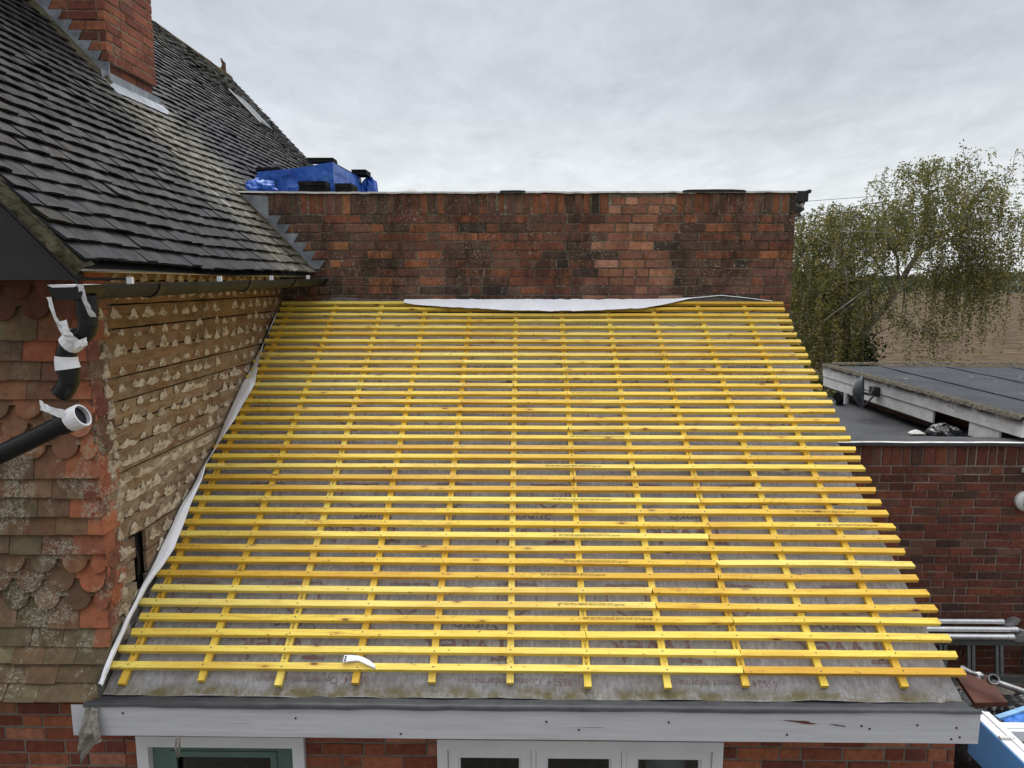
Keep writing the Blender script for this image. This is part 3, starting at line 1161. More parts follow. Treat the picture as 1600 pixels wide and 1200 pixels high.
# right gable wall of the lean-to
mb = MB()
brickwork(mb, (2.235, 3.62, 0), (0, 1, 0), (1, 0, 0), 0, 0.0, 4.0, 0.075, PAL_GAB,
          x_of=lambda z: (max(0.0, (z - 2.37) / 0.622), 2.72))
mb.prism([(3.73, 0), (6.34, 0), (6.34, 4.0), (3.73, 2.34)], (0, 0, 0), (0, 1, 0), (0, 0, 1), (1, 0, 0), 2.03, 2.229, mi=1)
mb.build('end_wall', [MT['brick_gab'], MT['mort_gab']], lean)
# dark interior
mb = MB()
mb.box((-2.1, 6.0, 0.0), (1.8, 6.05, 2.3)); mb.box((-2.1, 3.73, 2.19), (1.8, 6.0, 2.22)); mb.box((-2.12, 3.73, 0), (-2.08, 6.0, 2.2)); mb.box((1.8, 3.73, 0), (1.84, 6.0, 2.2)); mb.box((-2.1, 3.73, -0.02), (1.8, 6.0, 0.012))
mb.build('interior_lining', MT['dark_room'], lean)


def rect_frame(mb, x0, x1, z0, z1, t, y0, y1, tb=None, mi=0):
    tb = t if tb is None else tb
    mb.box((x0, y0, z0), (x0 + t, y1, z1), mi=mi)
    mb.box((x1 - t, y0, z0), (x1, y1, z1), mi=mi)
    mb.box((x0 + t, y0, z1 - t), (x1 - t, y1, z1), mi=mi)
    mb.box((x0 + t, y0, z0), (x1 - t, y1, z0 + tb), mi=mi)


# door: white frame, green leaf with glazed panel
mb = MB()
rect_frame(mb, DOORX[0], DOORX[1], 0.02, 1.995, 0.062, 3.47, 3.60, 0.03)
dfr = mb.build('door_frame', MT['frame_white'], lean)
mb = MB()
x0, x1, zt = DOORX[0] + 0.065, DOORX[1] - 0.065, 1.93
mb.box((x0, 3.515, 0.05), (x0 + 0.115, 3.56, zt)); mb.box((x1 - 0.115, 3.515, 0.05), (x1, 3.56, zt))
mb.box((x0 + 0.115, 3.515, zt - 0.062), (x1 - 0.115, 3.56, zt)); mb.box((x0 + 0.115, 3.515, 0.05), (x1 - 0.115, 3.56, 0.9))
rect_frame(mb, x0 + 0.098, x1 - 0.098, 0.88, zt - 0.045, 0.032, 3.505, 3.513)
door = mb.build('glazed_door', MT['green'], lean)
mb = MB()
mb.box((x0 + 0.116, 3.535, 0.901), (x1 - 0.116, 3.541, zt - 0.063))
mb.box((-1.412, 3.532, 1.838), (-1.385, 3.5345, 1.858), mi=1)
mb.build('door_pane', [MT['glass'], MT['tape']], door)

# window: three casements
mb = MB()
rect_frame(mb, WINX[0], WINX[1], 0.95, 1.995, 0.055, 3.465, 3.60, 0.06)
for xm in (0.062, 0.545):
    mb.box((xm - 0.012, 3.475, 1.01), (xm + 0.012, 3.60, 1.94))
mb.box((WINX[0] - 0.03, 3.42, 0.93), (WINX[1] + 0.03, 3.50, 0.949))
win = mb.build('window', MT['frame_white'], lean)
for (a, b) in ((-0.394, 0.048), (0.076, 0.531), (0.559, 1.009)):
    mb = MB()
    rect_frame(mb, a, b, 1.012, 1.938, 0.052, 3.48, 3.53)
    rect_frame(mb, a + 0.0515, b - 0.0515, 1.0635, 1.8865, 0.012, 3.492, 3.52)
    mb.box((a + 0.06, 3.504, 1.072), (b - 0.06, 3.510, 1.878), mi=1)
    mb.build('casement', [MT['frame_white'], MT['glass']], win)
mb = MB()
vs = []
mb.tube([(0.80, 3.66, 1.60), (0.80, 3.66, 1.875)], [0.10, 0.125], 20, cap=False)
mb.tube([(0.80, 3.66, 1.868), (0.80, 3.66, 1.882)], [0.131, 0.131], 20, cap=False)
mb.tube([(0.80, 3.66, 1.60), (0.80, 3.66, 1.602)], [0.10, 0.10], 20)
bk = mb.build('bucket', MT['bucket'], smooth=True)
tag(bk, 'pale plastic bucket standing inside behind the right-hand casement window', 'bucket')
mb = MB()
mb.box((0.2, 3.62, 1.55), (1.05, 3.72, 1.598))
mb.build('window_shelf', MT['dark_room'], lean)

# ------------------------------------------------------------------ main house
house = thing('house', (-5.1, 3.5, 0), 'old house with blackened tile roof, hung clay tiles and a stripped boarded side wall', 'house')

PITCH = radians(46.7)
EX, EZ = -1.86, 4.475
RT = V((-cos(PITCH), 0, sin(PITCH)))      # up the slope
RN = V((sin(PITCH), 0, cos(PITCH)))
RIDGE_S = 4.72
Y0R, Y1R = 2.99, 12.72


def HP(y, s, h=0.0):
    sag = -0.035 * sin(max(0, min(1, (y - 3) / 9)) * pi * 2.0) * 0.6 + 0.012 * fbm(y * 0.6, s * 0.7, 2)
    return V((EX, y, EZ)) + RT * s + RN * (h + sag)


CH_X1, CH_X0, CH_Y0, CH_Y1 = -3.235, -4.40, 5.79, 6.53
ch_s0 = (EX - CH_X1) / cos(PITCH)
ch_s1 = (EX - CH_X0) / cos(PITCH)

mb = MB()
gauge = 0.1
nrow = int(RIDGE_S / gauge)
for r in range(-1, nrow):
    s = max(0, r) * gauge + (0 if r >= 0 else -0.004)
    y = Y0R - (0.0825 if r % 2 else 0.0) + R.uniform(-.01, .01)
    rowshift = 0.006 * fbm(r * 0.9, 0.0)
    while y < Y1R:
        w = 0.165 + R.uniform(-.004, .004)
        a, b = max(y, Y0R - 0.012), min(y + w - 0.003, Y1R)
        yc = (a + b) / 2
        if b - a > 0.03 and not (CH_Y0 - 0.02 < yc < CH_Y1 + 0.02 and ch_s0 - 0.12 < s + 0.05 < ch_s1 + 0.05):
            sl = s + rowshift + R.uniform(-.0045, .0045) + (R.uniform(-.02, .0) if R.random() < 0.06 else 0)
            lift = 0.047 + R.uniform(-.003, .005) + (R.uniform(0, .010) if R.random() < 0.08 else 0)
            tw = R.uniform(-.004, .004)
            cam_ = 0.004
            th = 0.013
            base = R.choices([(0.021, 0.021, 0.023), (0.015, 0.015, 0.017), (0.029, 0.029, 0.031), (0.027, 0.023, 0.023), (0.045, 0.044, 0.045), (0.025, 0.022, 0.018)], [5, 4, 4, 2, 1.2, 1.2])[0]
            col = jit(base, 0.15)
            ln = 0.20
            ym = (a + b) / 2
            dt = R.uniform(-.004, .004)
            vs = [HP(a, sl + dt, lift - tw), HP(ym, sl, lift + cam_), HP(b, sl - dt, lift + tw),
                  HP(a, sl + ln, 0.016), HP(ym, sl + ln, 0.018), HP(b, sl + ln, 0.016),
                  HP(a, sl + dt, lift - tw - th), HP(ym, sl, lift + cam_ - th), HP(b, sl - dt, lift + tw - th),
                  HP(a, sl + ln, 0.003), HP(b, sl + ln, 0.003)]
            mb.add(vs, [(0, 1, 4, 3), (1, 2, 5, 4), (0, 6, 7, 1), (1, 7, 8, 2), (0, 3, 9, 6), (2, 8, 10, 5), (6, 9, 10, 8, 7)], col)
        y += w
mb.grid(lambda a, b: HP(Y0R + (Y1R - Y0R) * a, -0.01 + (RIDGE_S + 0.01) * b, -0.006), 30, 20, (0.03, 0.03, 0.03))
# far slope, closed roof
XRG = EX - RIDGE_S * cos(PITCH)
ZRG = EZ + RIDGE_S * sin(PITCH)
mb.grid(lambda a, b: V((2 * XRG - EX + (XRG - (2 * XRG - EX)) * b, Y0R + (Y1R - Y0R) * a, EZ + (ZRG - EZ) * b)), 10, 10, (0.05, 0.05, 0.052))
roof = mb.build('tiled_roof', MT['slate'], house)

# verge mortar, ridge tiles, finial, rooflight
mb = MB()


def vg(a, b):
    s = -0.03 + (RIDGE_S + 0.03) * a
    p = [(0.028, 0.030), (-0.018, 0.022), (-0.030, -0.008), (-0.020, -0.035), (0.02, -0.045)]
    y, h = lerp_list(p, b)
    k = 0.014 * fbm(s * 9, b * 4, 1) + 0.008 * fbm(s * 30, b * 9, 1)
    return HP(Y0R, s, h + k) + V((0, y + k, 0))


mb.grid(vg, 220, 10)
mb.build('verge_mortar', MT['verge'], roof)
mb = MB()
y = Y0R
i = 0
while y < Y1R - 0.2:
    L = 0.44
    pts = [(XRG, y, ZRG - 0.085 + R.uniform(-.006, .006)), (XRG, min(y + L, Y1R), ZRG - 0.085)]
    mb.tube(pts, 0.125 + R.uniform(-.004, .004), 12, jit((0.12, 0.09, 0.05), 0.3), 0, False, 0, 2 * pi)
    y += L + 0.012
mb.build('ridge_tiles', MT['ridge'], roof)
mb = MB()
fx, fz = XRG, ZRG + 0.03
mb.tube([(fx, Y1R - 0.12, fz - 0.05), (fx, Y1R - 0.12, fz + 0.04), (fx + 0.01, Y1R - 0.1, fz + 0.09), (fx + 0.015, Y1R - 0.1, fz + 0.14), (fx - 0.01, Y1R - 0.1, fz + 0.18), (fx - 0.03, Y1R - 0.1, fz + 0.23)], [0.07, 0.055, 0.036, 0.034, 0.022, 0.012], 10)
mb.build('finial', MT['terracotta'], roof, smooth=True)
mb = MB()
y0, y1 = 10.95, 11.55
sa, sb = (EX + 3.95) / cos(PITCH), (EX + 4.45) / cos(PITCH)
sa, sb = (-3.98 - EX) / -cos(PITCH), (-4.40 - EX) / -cos(PITCH)
mb.frame(HP(y0, sa), (0, 1, 0), RT, RN, (0, 0, 0.0), (y1 - y0, sb - sa, 0.060))
mb.frame(HP(y0, sa), (0, 1, 0), RT, RN, (0.05, 0.05, 0.061), (y1 - y0 - 0.05, sb - sa - 0.05, 0.066), mi=1)
mb.frame(HP(y0, sa), (0, 1, 0), RT, RN, (-0.012, -0.02, 0.055), (0.03, sb - sa + 0.02, 0.072), mi=2)
mb.build('rooflight', [MT['black_board'], MT['glass'], MT['cap_white']], roof)

# lead stepped flashings


def stepped(y_face, zs, x_roof, tip, base, yoff, mb):
    """zs: descending list of joint heights on a wall facing -y"""
    for z1, z0 in zip(zs, zs[1:]):
        xa, xb = x_roof(z1), x_roof(z0)
        k = R.uniform(-.008, .008)
        poly = [(xa - 0.03, z1), (xb - 0.03, z0), (xb + base, z0), (xa + tip + k, z1)]
        mb.prism(poly, (0, y_face, 0), (1, 0, 0), (0, 0, 1), (0, -1, 0), 0.001, 0.005 + R.uniform(0, .003))


xr_of = lambda z: EX - (z - EZ) / math.tan(PITCH)
mb = MB()
zs = [5.165, 5.02] + [5.0 - 0.0775 * i for i in range(1, 7)]
zz = [5.15, 4.985, 4.9075, 4.83, 4.7525, 4.675, 4.5975, 4.52]
mb.prism([(xr_of(5.17) - 0.03, 5.165), (xr_of(4.985) - 0.03, 4.985), (xr_of(4.985) + 0.11, 4.985), (xr_of(4.985) + 0.11, 5.15), (xr_of(5.15) + 0.06, 5.165)], (0, YW, 0), (1, 0, 0), (0, 0, 1), (0, -1, 0), 0.001, 0.006)
stepped(YW, zz[1:], xr_of, 0.225, 0.10, 0, mb)
# sloping gutter strip along the abutment
for i in range(30):
    s0, s1 = i / 30 * 1.02, (i + 1) / 30 * 1.02
    a0, a1, b0, b1 = HP(YW - 0.055, s0, 0.034), HP(YW - 0.055, s1, 0.034), HP(YW - 0.006, s0, 0.052), HP(YW - 0.006, s1, 0.052)
    mb.add([a0, b0, b1, a1], [(0, 1, 2, 3)], mi=1)
mb.build('abutment_flashing', [MT['lead'], MT['verge']], roof)

# chimney
PAL_CH = [((0.29, 0.10, 0.058), 5), ((0.34, 0.125, 0.068), 4), ((0.24, 0.08, 0.052), 3), ((0.18, 0.068, 0.05), 3), ((0.33, 0.15, 0.095), 1)]
CZ0, CZ1 = 5.60, 8.9
z_ov = 6.115
mb = MB()
W, D = CH_X1 - CH_X0, CH_Y1 - CH_Y0
pf = lambda z: 0.0
brickwork(mb, (CH_X0, CH_Y0, 0), (1, 0, 0), (0, -1, 0), 0, z_ov, CZ1, 0.0755, PAL_CH, x_of=lambda z: (0, W - 0.004))
brickwork(mb, (CH_X1, CH_Y0, 0), (0, 1, 0), (1, 0, 0), 0, z_ov, CZ1, 0.0755, PAL_CH, x_of=lambda z: (0.004, D))
brickwork(mb, (CH_X1 - 0.035, CH_Y0, 0), (0, 1, 0), (1, 0, 0), 0, z_ov - 0.0755 * 4, z_ov - 0.004, 0.0755, PAL_CH, x_of=lambda z: (0.01, D - 0.01))
mb.box((CH_X0 + 0.006, CH_Y0 + 0.006, z_ov - 0.004), (CH_X1 - 0.006, CH_Y1 - 0.006, CZ1 + 0.0), mi=1)
mb.box((CH_X0 + 0.006, CH_Y0 + 0.006, CZ0), (CH_X1 - 0.041, CH_Y1 - 0.006, z_ov - 0.006), mi=1)
chim = mb.build('chimney', [MT['brick_chim'], MT['mort_chim']], house)
mb = MB()
czs = [8.0 - 0.0755 * i for i in range(40)]
z_first = z_ov + 0.0755 * 11
czs = [z_ov + 0.0755 * i for i in range(14, -1, -1)]
czs = [z for z in czs if xr_of(z) > CH_X0 - 0.1]
# flashing tips limited to the chimney width
for z1, z0 in zip(czs, czs[1:]):
    xa, xb = xr_of(z1), xr_of(z0)
    poly = [(max(xa - .03, CH_X0), z1), (max(xb - .03, CH_X0), z0), (min(xb + 0.085, CH_X1), z0), (min(xa + 0.20, CH_X1), z1)]
    mb.prism(poly, (0, CH_Y0, 0), (1, 0, 0), (0, 0, 1), (0, -1, 0), 0.001, 0.006)
xz = xr_of(z_ov)
mb.prism([(xz - 0.03, z_ov), (CH_X1 - 0.02, xr_of(0) * 0 + EZ + (EX - CH_X1 + 0.02) * math.tan(PITCH) - 0.02), (CH_X1 + 0.006, EZ + (EX - CH_X1) * math.tan(PITCH) - 0.02), (CH_X1 + 0.006, z_ov - 0.01), (xz + 0.10, z_ov)], (0, CH_Y0, 0), (1, 0, 0), (0, 0, 1), (0, -1, 0), 0.001, 0.008)
# apron below the right face


def apr(a, b):
    y = CH_Y0 - 0.08 + (D + 0.17) * a
    zb = EZ + (EX - CH_X1) * math.tan(PITCH)
    if b < 0.5:
        t = b / 0.5
        x = CH_X1 - 0.03 + 0.012
        z = zb + 0.09 * (1 - t) + 0.012
        return V((x, y, z))
    t = (b - 0.5) / 0.5
    p = HP(y, ch_s0 + 0.02 - 0.13 * t, 0.045 + 0.006 * fbm(y * 6, t))
    return p


mb.grid(apr, 16, 6)
for i in range(60):
    s0, s1 = ch_s0 - 0.02 + i * 0.03, ch_s0 - 0.02 + (i + 1) * 0.03
    if s1 > ch_s1:
        break
    k0, k1 = 0.006 * fbm(s0 * 8, 3), 0.006 * fbm(s1 * 8, 3)
    mb.add([HP(CH_Y0 - 0.10 + k0, s0, 0.036), HP(CH_Y0 - 0.01, s0, 0.062), HP(CH_Y0 - 0.01, s1, 0.062), HP(CH_Y0 - 0.10 + k1, s1, 0.036)], [(0, 1, 2, 3)], mi=1)
mb.build('chimney_flashing', [MT['lead'], MT['verge']], chim)

# bargeboard and boxed eaves end at the gable verge
mb = MB()
vx = lambda s: EX - s * cos(PITCH)
vz = lambda s: EZ + s * sin(PITCH)
mb.prism([(-1.93, 4.412), (-1.885, 4.43), (vx(1.6), vz(1.6) - 0.055), (vx(4.7), vz(4.7) - 0.055), (vx(4.7), vz(4.7) - 0.40), (vx(1.2), vz(1.2) - 0.40), (-2.64, 4.412)], (0, 3.03, 0), (1, 0, 0), (0, 0, 1), (0, -1, 0), -0.025, 0.0)
for (d, hh) in ((0.075, 0.012), (0.105, 0.007)):
    mb.prism([(vx(0.05), vz(0.05) - d), (vx(4.7), vz(4.7) - d), (vx(4.7), vz(4.7) - d - 0.02), (vx(0.05), vz(0.05) - d - 0.02)], (0, 3.03, 0), (1, 0, 0), (0, 0, 1), (0, -1, 0), 0.001, hh)
mb.box((-2.64, 3.056, 4.412), (-1.93, 3.47, 4.425))
mb.build('bargeboard', MT['black_board'], house)

# gable wall: brick base, backing above
mb = MB()
brickwork(mb, (0, 3.5, 0), (1, 0, 0), (0, -1, 0), 0, 0.0, 2.32, 0.075, PAL_GAB, x_of=lambda z: (-4.6, -2.152))
mb.prism([(-8.05, 0), (-2.16, 0), (-2.16, 4.40), (XRG, 7.75), (-8.05, 4.40)], (0, 3.506, 0), (1, 0, 0), (0, 0, 1), (0, -1, 0), -0.2, 0.0, mi=1)
# projecting brick course under the tile hanging
for i in range(12):
    x = -4.3 + i * 0.19
    if x < -2.35:
        brick(mb, (0, 3.5, 0), (1, 0, 0), (0, -1, 0), x, x + 0.10, 2.19, 2.25, jit((0.30, 0.10, 0.055), .15), proud=0.035)
mb.build('gable_wall', [MT['brick_gab'], MT['mort_gab']], house)
mb = MB()
mb.prism([(-8.05, 0), (-2.16, 0), (-2.16, 4.40), (XRG, 7.75), (-8.05, 4.40)], (0, 12.6, 0), (1, 0, 0), (0, 0, 1), (0, -1, 0), -0.2, 0.0)
mb.box((-8.05, 3.706, 0), (-7.85, 12.6, 4.40))
mb.box((-2.36, 6.36, 0), (-2.165, 12.6, 4.40))
mb.build('rear_walls', MT['render_wall'], house)

# tile hanging
ZROW = [2.291, 2.369, 2.448, 2.528, 2.621, 2.717, 2.816, 2.92, 3.02, 3.123, 3.219, 3.317, 3.421, 3.524, 3.63, 3.724, 3.825, 3.922, 4.018, 4.119, 4.22, 4.323, 4.42]
KIND = 'pppppcccpppppcccppppccc'
HCOL_DARK = [((0.21, 0.095, 0.058), 3), ((0.24, 0.10, 0.058), 3), ((0.18, 0.095, 0.058), 3), ((0.28, 0.11, 0.06), 2), ((0.36, 0.13, 0.065), 0.6)]


def hyf(k):
    return 3.46 - 0.15 * (max(0, 4.5 - k) / 4.5) ** 1.4


def club_poly(w, h):
    r = w * 0.40
    pts = [(-w / 2, h), (-w / 2, r + 0.004), (-r, r + 0.004)]
    for q in range(1, 14):
        a = pi + pi * q / 14
        pts.append((cos(a) * r, r + sin(a) * r))
    pts += [(r, r + 0.004), (w / 2, r + 0.004), (w / 2, h)]
    return pts


mb = MB()
for k, z in enumerate(ZROW):
    zt = (ZROW[k + 1] if k + 1 < len(ZROW) else z + 0.1)
    h = (zt - z) * 1.75
    y = hyf(k)
    ytop = hyf(k + 1.75) + 0.030
    up = V((0, ytop - y + 0.012, h)).normalized()
    nn = V((0, -up.z, up.y))
    kind = KIND[k]
    edge = -2.145
    x = edge - (0.0825 if k % 2 else 0.165)
    first = True
    wfirst = 0.0825 if k % 2 else 0.165
    xs = [(edge - wfirst, edge)]
    xx = edge - wfirst
    while xx > -4.5:
        xs.append((xx - 0.165, xx))
        xx -= 0.165
    for q, (a, b) in enumerate(xs):
        base = R.choices([c[0] for c in HCOL_DARK], [c[1] for c in HCOL_DARK])[0]
        if q == 0 and k >= 3:
            base = R.choice([(0.42, 0.15, 0.075), (0.36, 0.125, 0.065), (0.26, 0.095, 0.055)]) if k > 3 else base
        if k == 18 and q in (0, 1):
            base = (0.37, 0.12, 0.06)
        if k >= 20:
            base = R.choice([(0.19, 0.065, 0.045), (0.16, 0.06, 0.042), (0.23, 0.08, 0.05)])
        if k == 18 and q > 3 or (k == 19):
            base = R.choice([(0.17, 0.14, 0.075), (0.19, 0.13, 0.07)]) if q > 1 else base
        if q > 0 and k < 19 or (q == 0 and k in (0, 1, 2)):
            amt = R.uniform(0.45, 1.0) * min(1.0, 0.35 + 0.05 * (19 - k)) * (0.45 if q == 1 and k > 3 else 1.0)
            if KIND[k] == 'c':
                amt *= R.choice([0.5, 0.8, 1.0])
            ol = R.choice([(0.155, 0.128, 0.070), (0.19, 0.155, 0.088), (0.13, 0.105, 0.058), (0.17, 0.13, 0.08)])
            base = tuple(p_ + (o_ - p_) * amt for p_, o_ in zip(base, ol))
        c = jit(base, 0.15)
        w = b - a - 0.0025
        lift = R.uniform(-.003, .004)
        o = V(((a + b) / 2, y - 0.0 + lift, z + R.uniform(-.004, .004)))
        rx = R.uniform(-.012, .012)
        ex = V((cos(rx), 0, sin(rx)))
        if kind == 'p' or w < 0.1 and False:
            n_c = 4
            poly = [(-w / 2, 0.0), (0, -0.0015), (w / 2, 0.0), (w / 2, h), (-w / 2, h)]
        else:
            poly = club_poly(w, h)
        mb.prism(poly, o, ex, up, nn, -0.007, 0.007, c, 0)
    # returns round the corner
    if k >= 4:
        ln = (0.165 if k % 2 else 0.085) + R.uniform(-.01, .01)
        c = jit(R.choice([(0.28, 0.10, 0.06), (0.20, 0.08, 0.055), (0.34, 0.12, 0.065), (0.16, 0.09, 0.06), (0.18, 0.075, 0.055)]), .2)
        if kind == 'p':
            poly = [(0, 0), (ln, 0.0), (ln, h), (0, h)]
        else:
            poly = [(p[0] + ln / 2, p[1]) for p in club_poly(ln, h)]
        mb.prism(poly, (-2.150, y - 0.006, z), (0, 1, 0), (up - V((0, up.y * 0.3, 0)) + V((-0.05, 0, 0))).normalized(), (1, 0, 0), -0.004, 0.008, c, 0)
mb.build('tile_hanging', MT['hung'], house)

# boarded side wall with mortar dabs
mb = MB()
z = 2.25
bh = 0.1275
row = 0
HOLE = (3.748, 3.862, 2.725, 2.975)
rz = lambda y: 2.378 + (y - 3.358) * 0.622
while z < 4.55:
    z1 = z + bh - 0.009
    t = max(0, min(1, (z - 2.6) / 1.7))
    base = (0.215 + 0.04 * t, 0.155 - 0.008 * t, 0.105 - 0.042 * t)
    y = 3.475
    segs = []
    while y < 6.34:
        L = R.uniform(0.9, 2.0)
        segs.append((y, min(y + L, 6.34)))
        y += L
    out = []
    for (a, b) in segs:
        if z1 > HOLE[2] and z < HOLE[3] and a < HOLE[1] and b > HOLE[0]:
            sk = 0.012 * (z - 2.8) / 0.1
            out += [(a, HOLE[0] + R.uniform(-.012, .012) + sk), (HOLE[1] + R.uniform(-.012, .012) + sk, b)]
        else:
            out.append((a, b))
    for (a, b) in out:
        if b - a < 0.04:
            continue
        if rz(a) > z1 + 0.06:
            continue
        c = jit(base, 0.14)
        d = R.uniform(-.004, .003)
        n = max(2, int((b - a) / 0.12))
        vs, fs = [], []
        wob = lambda yy, sd: 0.003 * fbm(yy * 5, sd)
        gap0 = 0.035 if (row in (2, 3, 4, 6) and a < 3.6) else 0.0
        for i in range(n + 1):
            yy = a + (b - a - 0.004) * i / n
            g0 = gap0 * max(0, 1 - abs(yy - 3.52) / 0.25)
            vs += [(-2.150 + d, yy, z + wob(yy, row) + g0), (-2.150 + d, yy, z1 + wob(yy, row + .5)), (-2.172, yy, z + g0), (-2.172, yy, z1)]
        for i in range(n):
            p = i * 4
            fs += [(p, p + 4, p + 5, p + 1), (p + 2, p, p + 1, p + 3) if i == 0 else (p + 1, p + 5, p + 7, p + 3), (p, p + 2, p + 6, p + 4)]
        e = n * 4
        fs += [(1, 5, 7, 3), (e, e + 2, e + 3, e + 1)]
        mb.add(vs, fs, c, 0)
    z += bh
    row += 1


def dab(y, z, w, h, th=0.0016, jag=0.25):
    n = 9
    peaks = [(R.uniform(-.45, .45), R.uniform(.7, 1.0)) for _ in range(1 if w < 0.075 else R.randint(2, 4))]
    top = []
    for q in range(n + 1):
        t = -1 + 2 * q / n
        e = 0
        for (c, a) in peaks:
            e = max(e, a * max(0, 1 - abs(t - c) / (0.95 if len(peaks) == 1 else 0.5)) ** 0.8)
        top.append((t * w / 2 * R.uniform(.9, 1.05), h * e * R.uniform(1 - jag, 1 + jag * 0.6) + R.uniform(0.002, 0.008)))
    low = [(t * w / 2 * R.uniform(.85, 1.0), -0.008 + R.uniform(-.006, .006) - 0.006 * (1 - t * t)) for t in (0.8, 0.35, -0.1, -0.5, -0.85)]
    pts = top + low
    m = len(pts)
    cy = sum(p[0] for p in pts) / m
    cz = sum(p[1] for p in pts) / m
    c = jit((1, 1, 1), 0.15)
    outer = [V((-2.1465, y + p[0], z + p[1])) for p in pts]
    inner = [V((-2.1465 + th * R.uniform(.6, 1.3), y + cy + (p[0] - cy) * 0.9, z + cz + (p[1] - cz) * 0.88)) for p in pts]
    ctr = V((-2.1465 + th * 1.4, y + cy, z + cz))
    mb.add(outer + inner + [ctr], [((i + 1) % m, i, m + i, m + (i + 1) % m) for i in range(m)] + [(m + (i + 1) % m, m + i, 2 * m) for i in range(m)], c, 1)


zt_ = 4.42
rowi = 0
while zt_ > 2.5:
    lowf = max(0, min(1, (4.0 - zt_) / 1.2))
    y = 3.58 + R.uniform(0, .05)
    while y < 6.3:
        if zt_ > rz(y) + 0.03 and not (HOLE[0] - 0.06 < y < HOLE[1] + 0.06 and HOLE[2] - .03 < zt_ < HOLE[3] + 0.05):
            if R.random() < 0.93:
                w = R.uniform(0.075, 0.155) * (1 + 0.25 * lowf)
                h = R.uniform(0.030, 0.070) * (1 + 0.25 * lowf)
                if rowi % 2 == 1:
                    h *= 0.7; w *= 0.8
                dab(y, zt_ + R.uniform(-.010, .010), w, h)
                if lowf > 0.2 and R.random() < 0.75 * lowf:
                    dab(y + R.uniform(.03, .06), zt_ - 0.010, R.uniform(.14, .30), R.uniform(.025, .055), 0.0016, 0.4)
        y += R.uniform(0.12, 0.17)
    zt_ -= 0.098
    rowi += 1
# ragged white mortar along the house corner
for i in range(16):
    zz0 = 2.5 + i * 0.11
    dab(3.60 + R.uniform(-.02, .05), zz0, R.uniform(.04, .09), R.uniform(.05, .12), 0.008, 0.45)
mb.build('wall_boarding', [MT['board'], MT['dab']], house)
mb = MB()
mb.box((-2.34, 3.51, 0.0), (-2.20, 6.345, 4.6))
mb.build('wall_core', MT['dark_room'], house)
mb = MB()
mb.tube([(-2.188, 3.79, 2.93), (-2.176, 3.805, 2.86), (-2.178, 3.80, 2.78), (-2.19, 3.79, 2.72)], 0.012, 8)
mb.build('cable_in_wall', MT['black_pipe'], house, smooth=True)
# soffit strip under the eave
mb = MB()
mb.box((-2.145, 3.06, 4.452), (-1.90, 6.335, 4.462))
mb.build('eaves_board', MT['board'], house)

# gutter
mb = MB()
GXc, GR = -1.79, 0.062


def gz(y):
    return 4.392 + (y - 2.9) * 0.0135


prof = []
for q in range(13):
    a = pi + pi * q / 12
    prof.append((cos(a) * GR, sin(a) * GR))
prof2 = [(p[0] * 0.90, p[1] * 0.90) for p in reversed(prof)]
sec = prof + prof2
for (ya, yb, sc_) in ((2.91, 3.42, 1.0), (3.40, 4.55, 1.02), (4.53, 5.45, 1.0), (5.43, 6.32, 0.98)):
    vs = []
    n = len(sec)
    for yy in (ya, yb):
        vs += [(GXc + p[0] * sc_, yy, gz(yy) + p[1] * sc_) for p in sec]
    fs = [(i, (i + 1) % n, n + (i + 1) % n, n + i) for i in range(n)] + [tuple(range(n)), tuple(reversed(range(n, 2 * n)))]
    mb.add(vs, fs)
gut = mb.build('gutter', MT['iron'], house)
for yb in (3.41, 4.54, 5.44, 6.28):
    mb = MB()
    vs = []
    s2 = [(p[0] * 1.13, p[1] * 1.13) for p in prof] + [(p[0] * 1.03, p[1] * 1.03) for p in reversed(prof)]
    for yy in (yb - 0.03, yb + 0.03):
        vs += [(GXc + p[0], yy, gz(yy) + p[1]) for p in s2]
    n = len(s2)
    mb.add(vs, [(i, (i + 1) % n, n + (i + 1) % n, n + i) for i in range(n)] + [tuple(range(n)), tuple(reversed(range(n, 2 * n)))])
    mb.build('gutter_union', MT['black_pipe'], gut)
for yb in (3.16, 4.10, 4.95, 5.8):
    mb = MB()
    mb.box((GXc + 0.034, yb - 0.007, gz(yb) - 0.004), (GXc + 0.058, yb + 0.009, gz(yb) + 0.030))
    mb.build('gutter_clip', MT['tape'], gut)

# outlet with taped swan neck
mb = MB()
vs = []
n = len(sec)
for yy, k in ((2.78, 1.22), (2.93, 1.22)):
    vs += [(GXc + p[0] * k, yy, gz(2.9) + p[1] * k * 0.8 + 0.0) for p in sec]
mb.add(vs, [(i, (i + 1) % n, n + (i + 1) % n, n + i) for i in range(n)] + [tuple(range(n)), tuple(reversed(range(n, 2 * n)))])
mb.add([(GXc - 0.075, 2.779, gz(2.9)), (GXc + 0.075, 2.779, gz(2.9)), (GXc + 0.055, 2.779, gz(2.9) - 0.056), (GXc - 0.055, 2.779, gz(2.9) - 0.056)], [(0, 1, 2, 3)])
mb.tube([(-1.762, 2.86, 4.35), (-1.762, 2.86, 4.275)], 0.040, 20)
mb.tube([(-1.762, 2.86, 4.292), (-1.762, 2.86, 4.282)], 0.0435, 20)
mb.tube([(-1.762, 2.86, 4.276), (-1.762, 2.86, 4.266)], 0.0435, 20)
mb.tube([(-1.762, 2.86, 4.275), (-1.762, 2.86, 4.235), (-1.772, 2.86, 4.205), (-1.795, 2.86, 4.18), (-1.83, 2.86, 4.168)], 0.0375, 20)
mb.tube([(-1.82, 2.86, 4.172), (-1.848, 2.86, 4.150), (-1.862, 2.86, 4.115), (-1.864, 2.86, 4.05), (-1.864, 2.86, 4.045)], 0.038, 20)
mb.tube([(-1.860, 2.86, 4.05), (-1.860, 2.86, 4.032)], 0.043, 20)
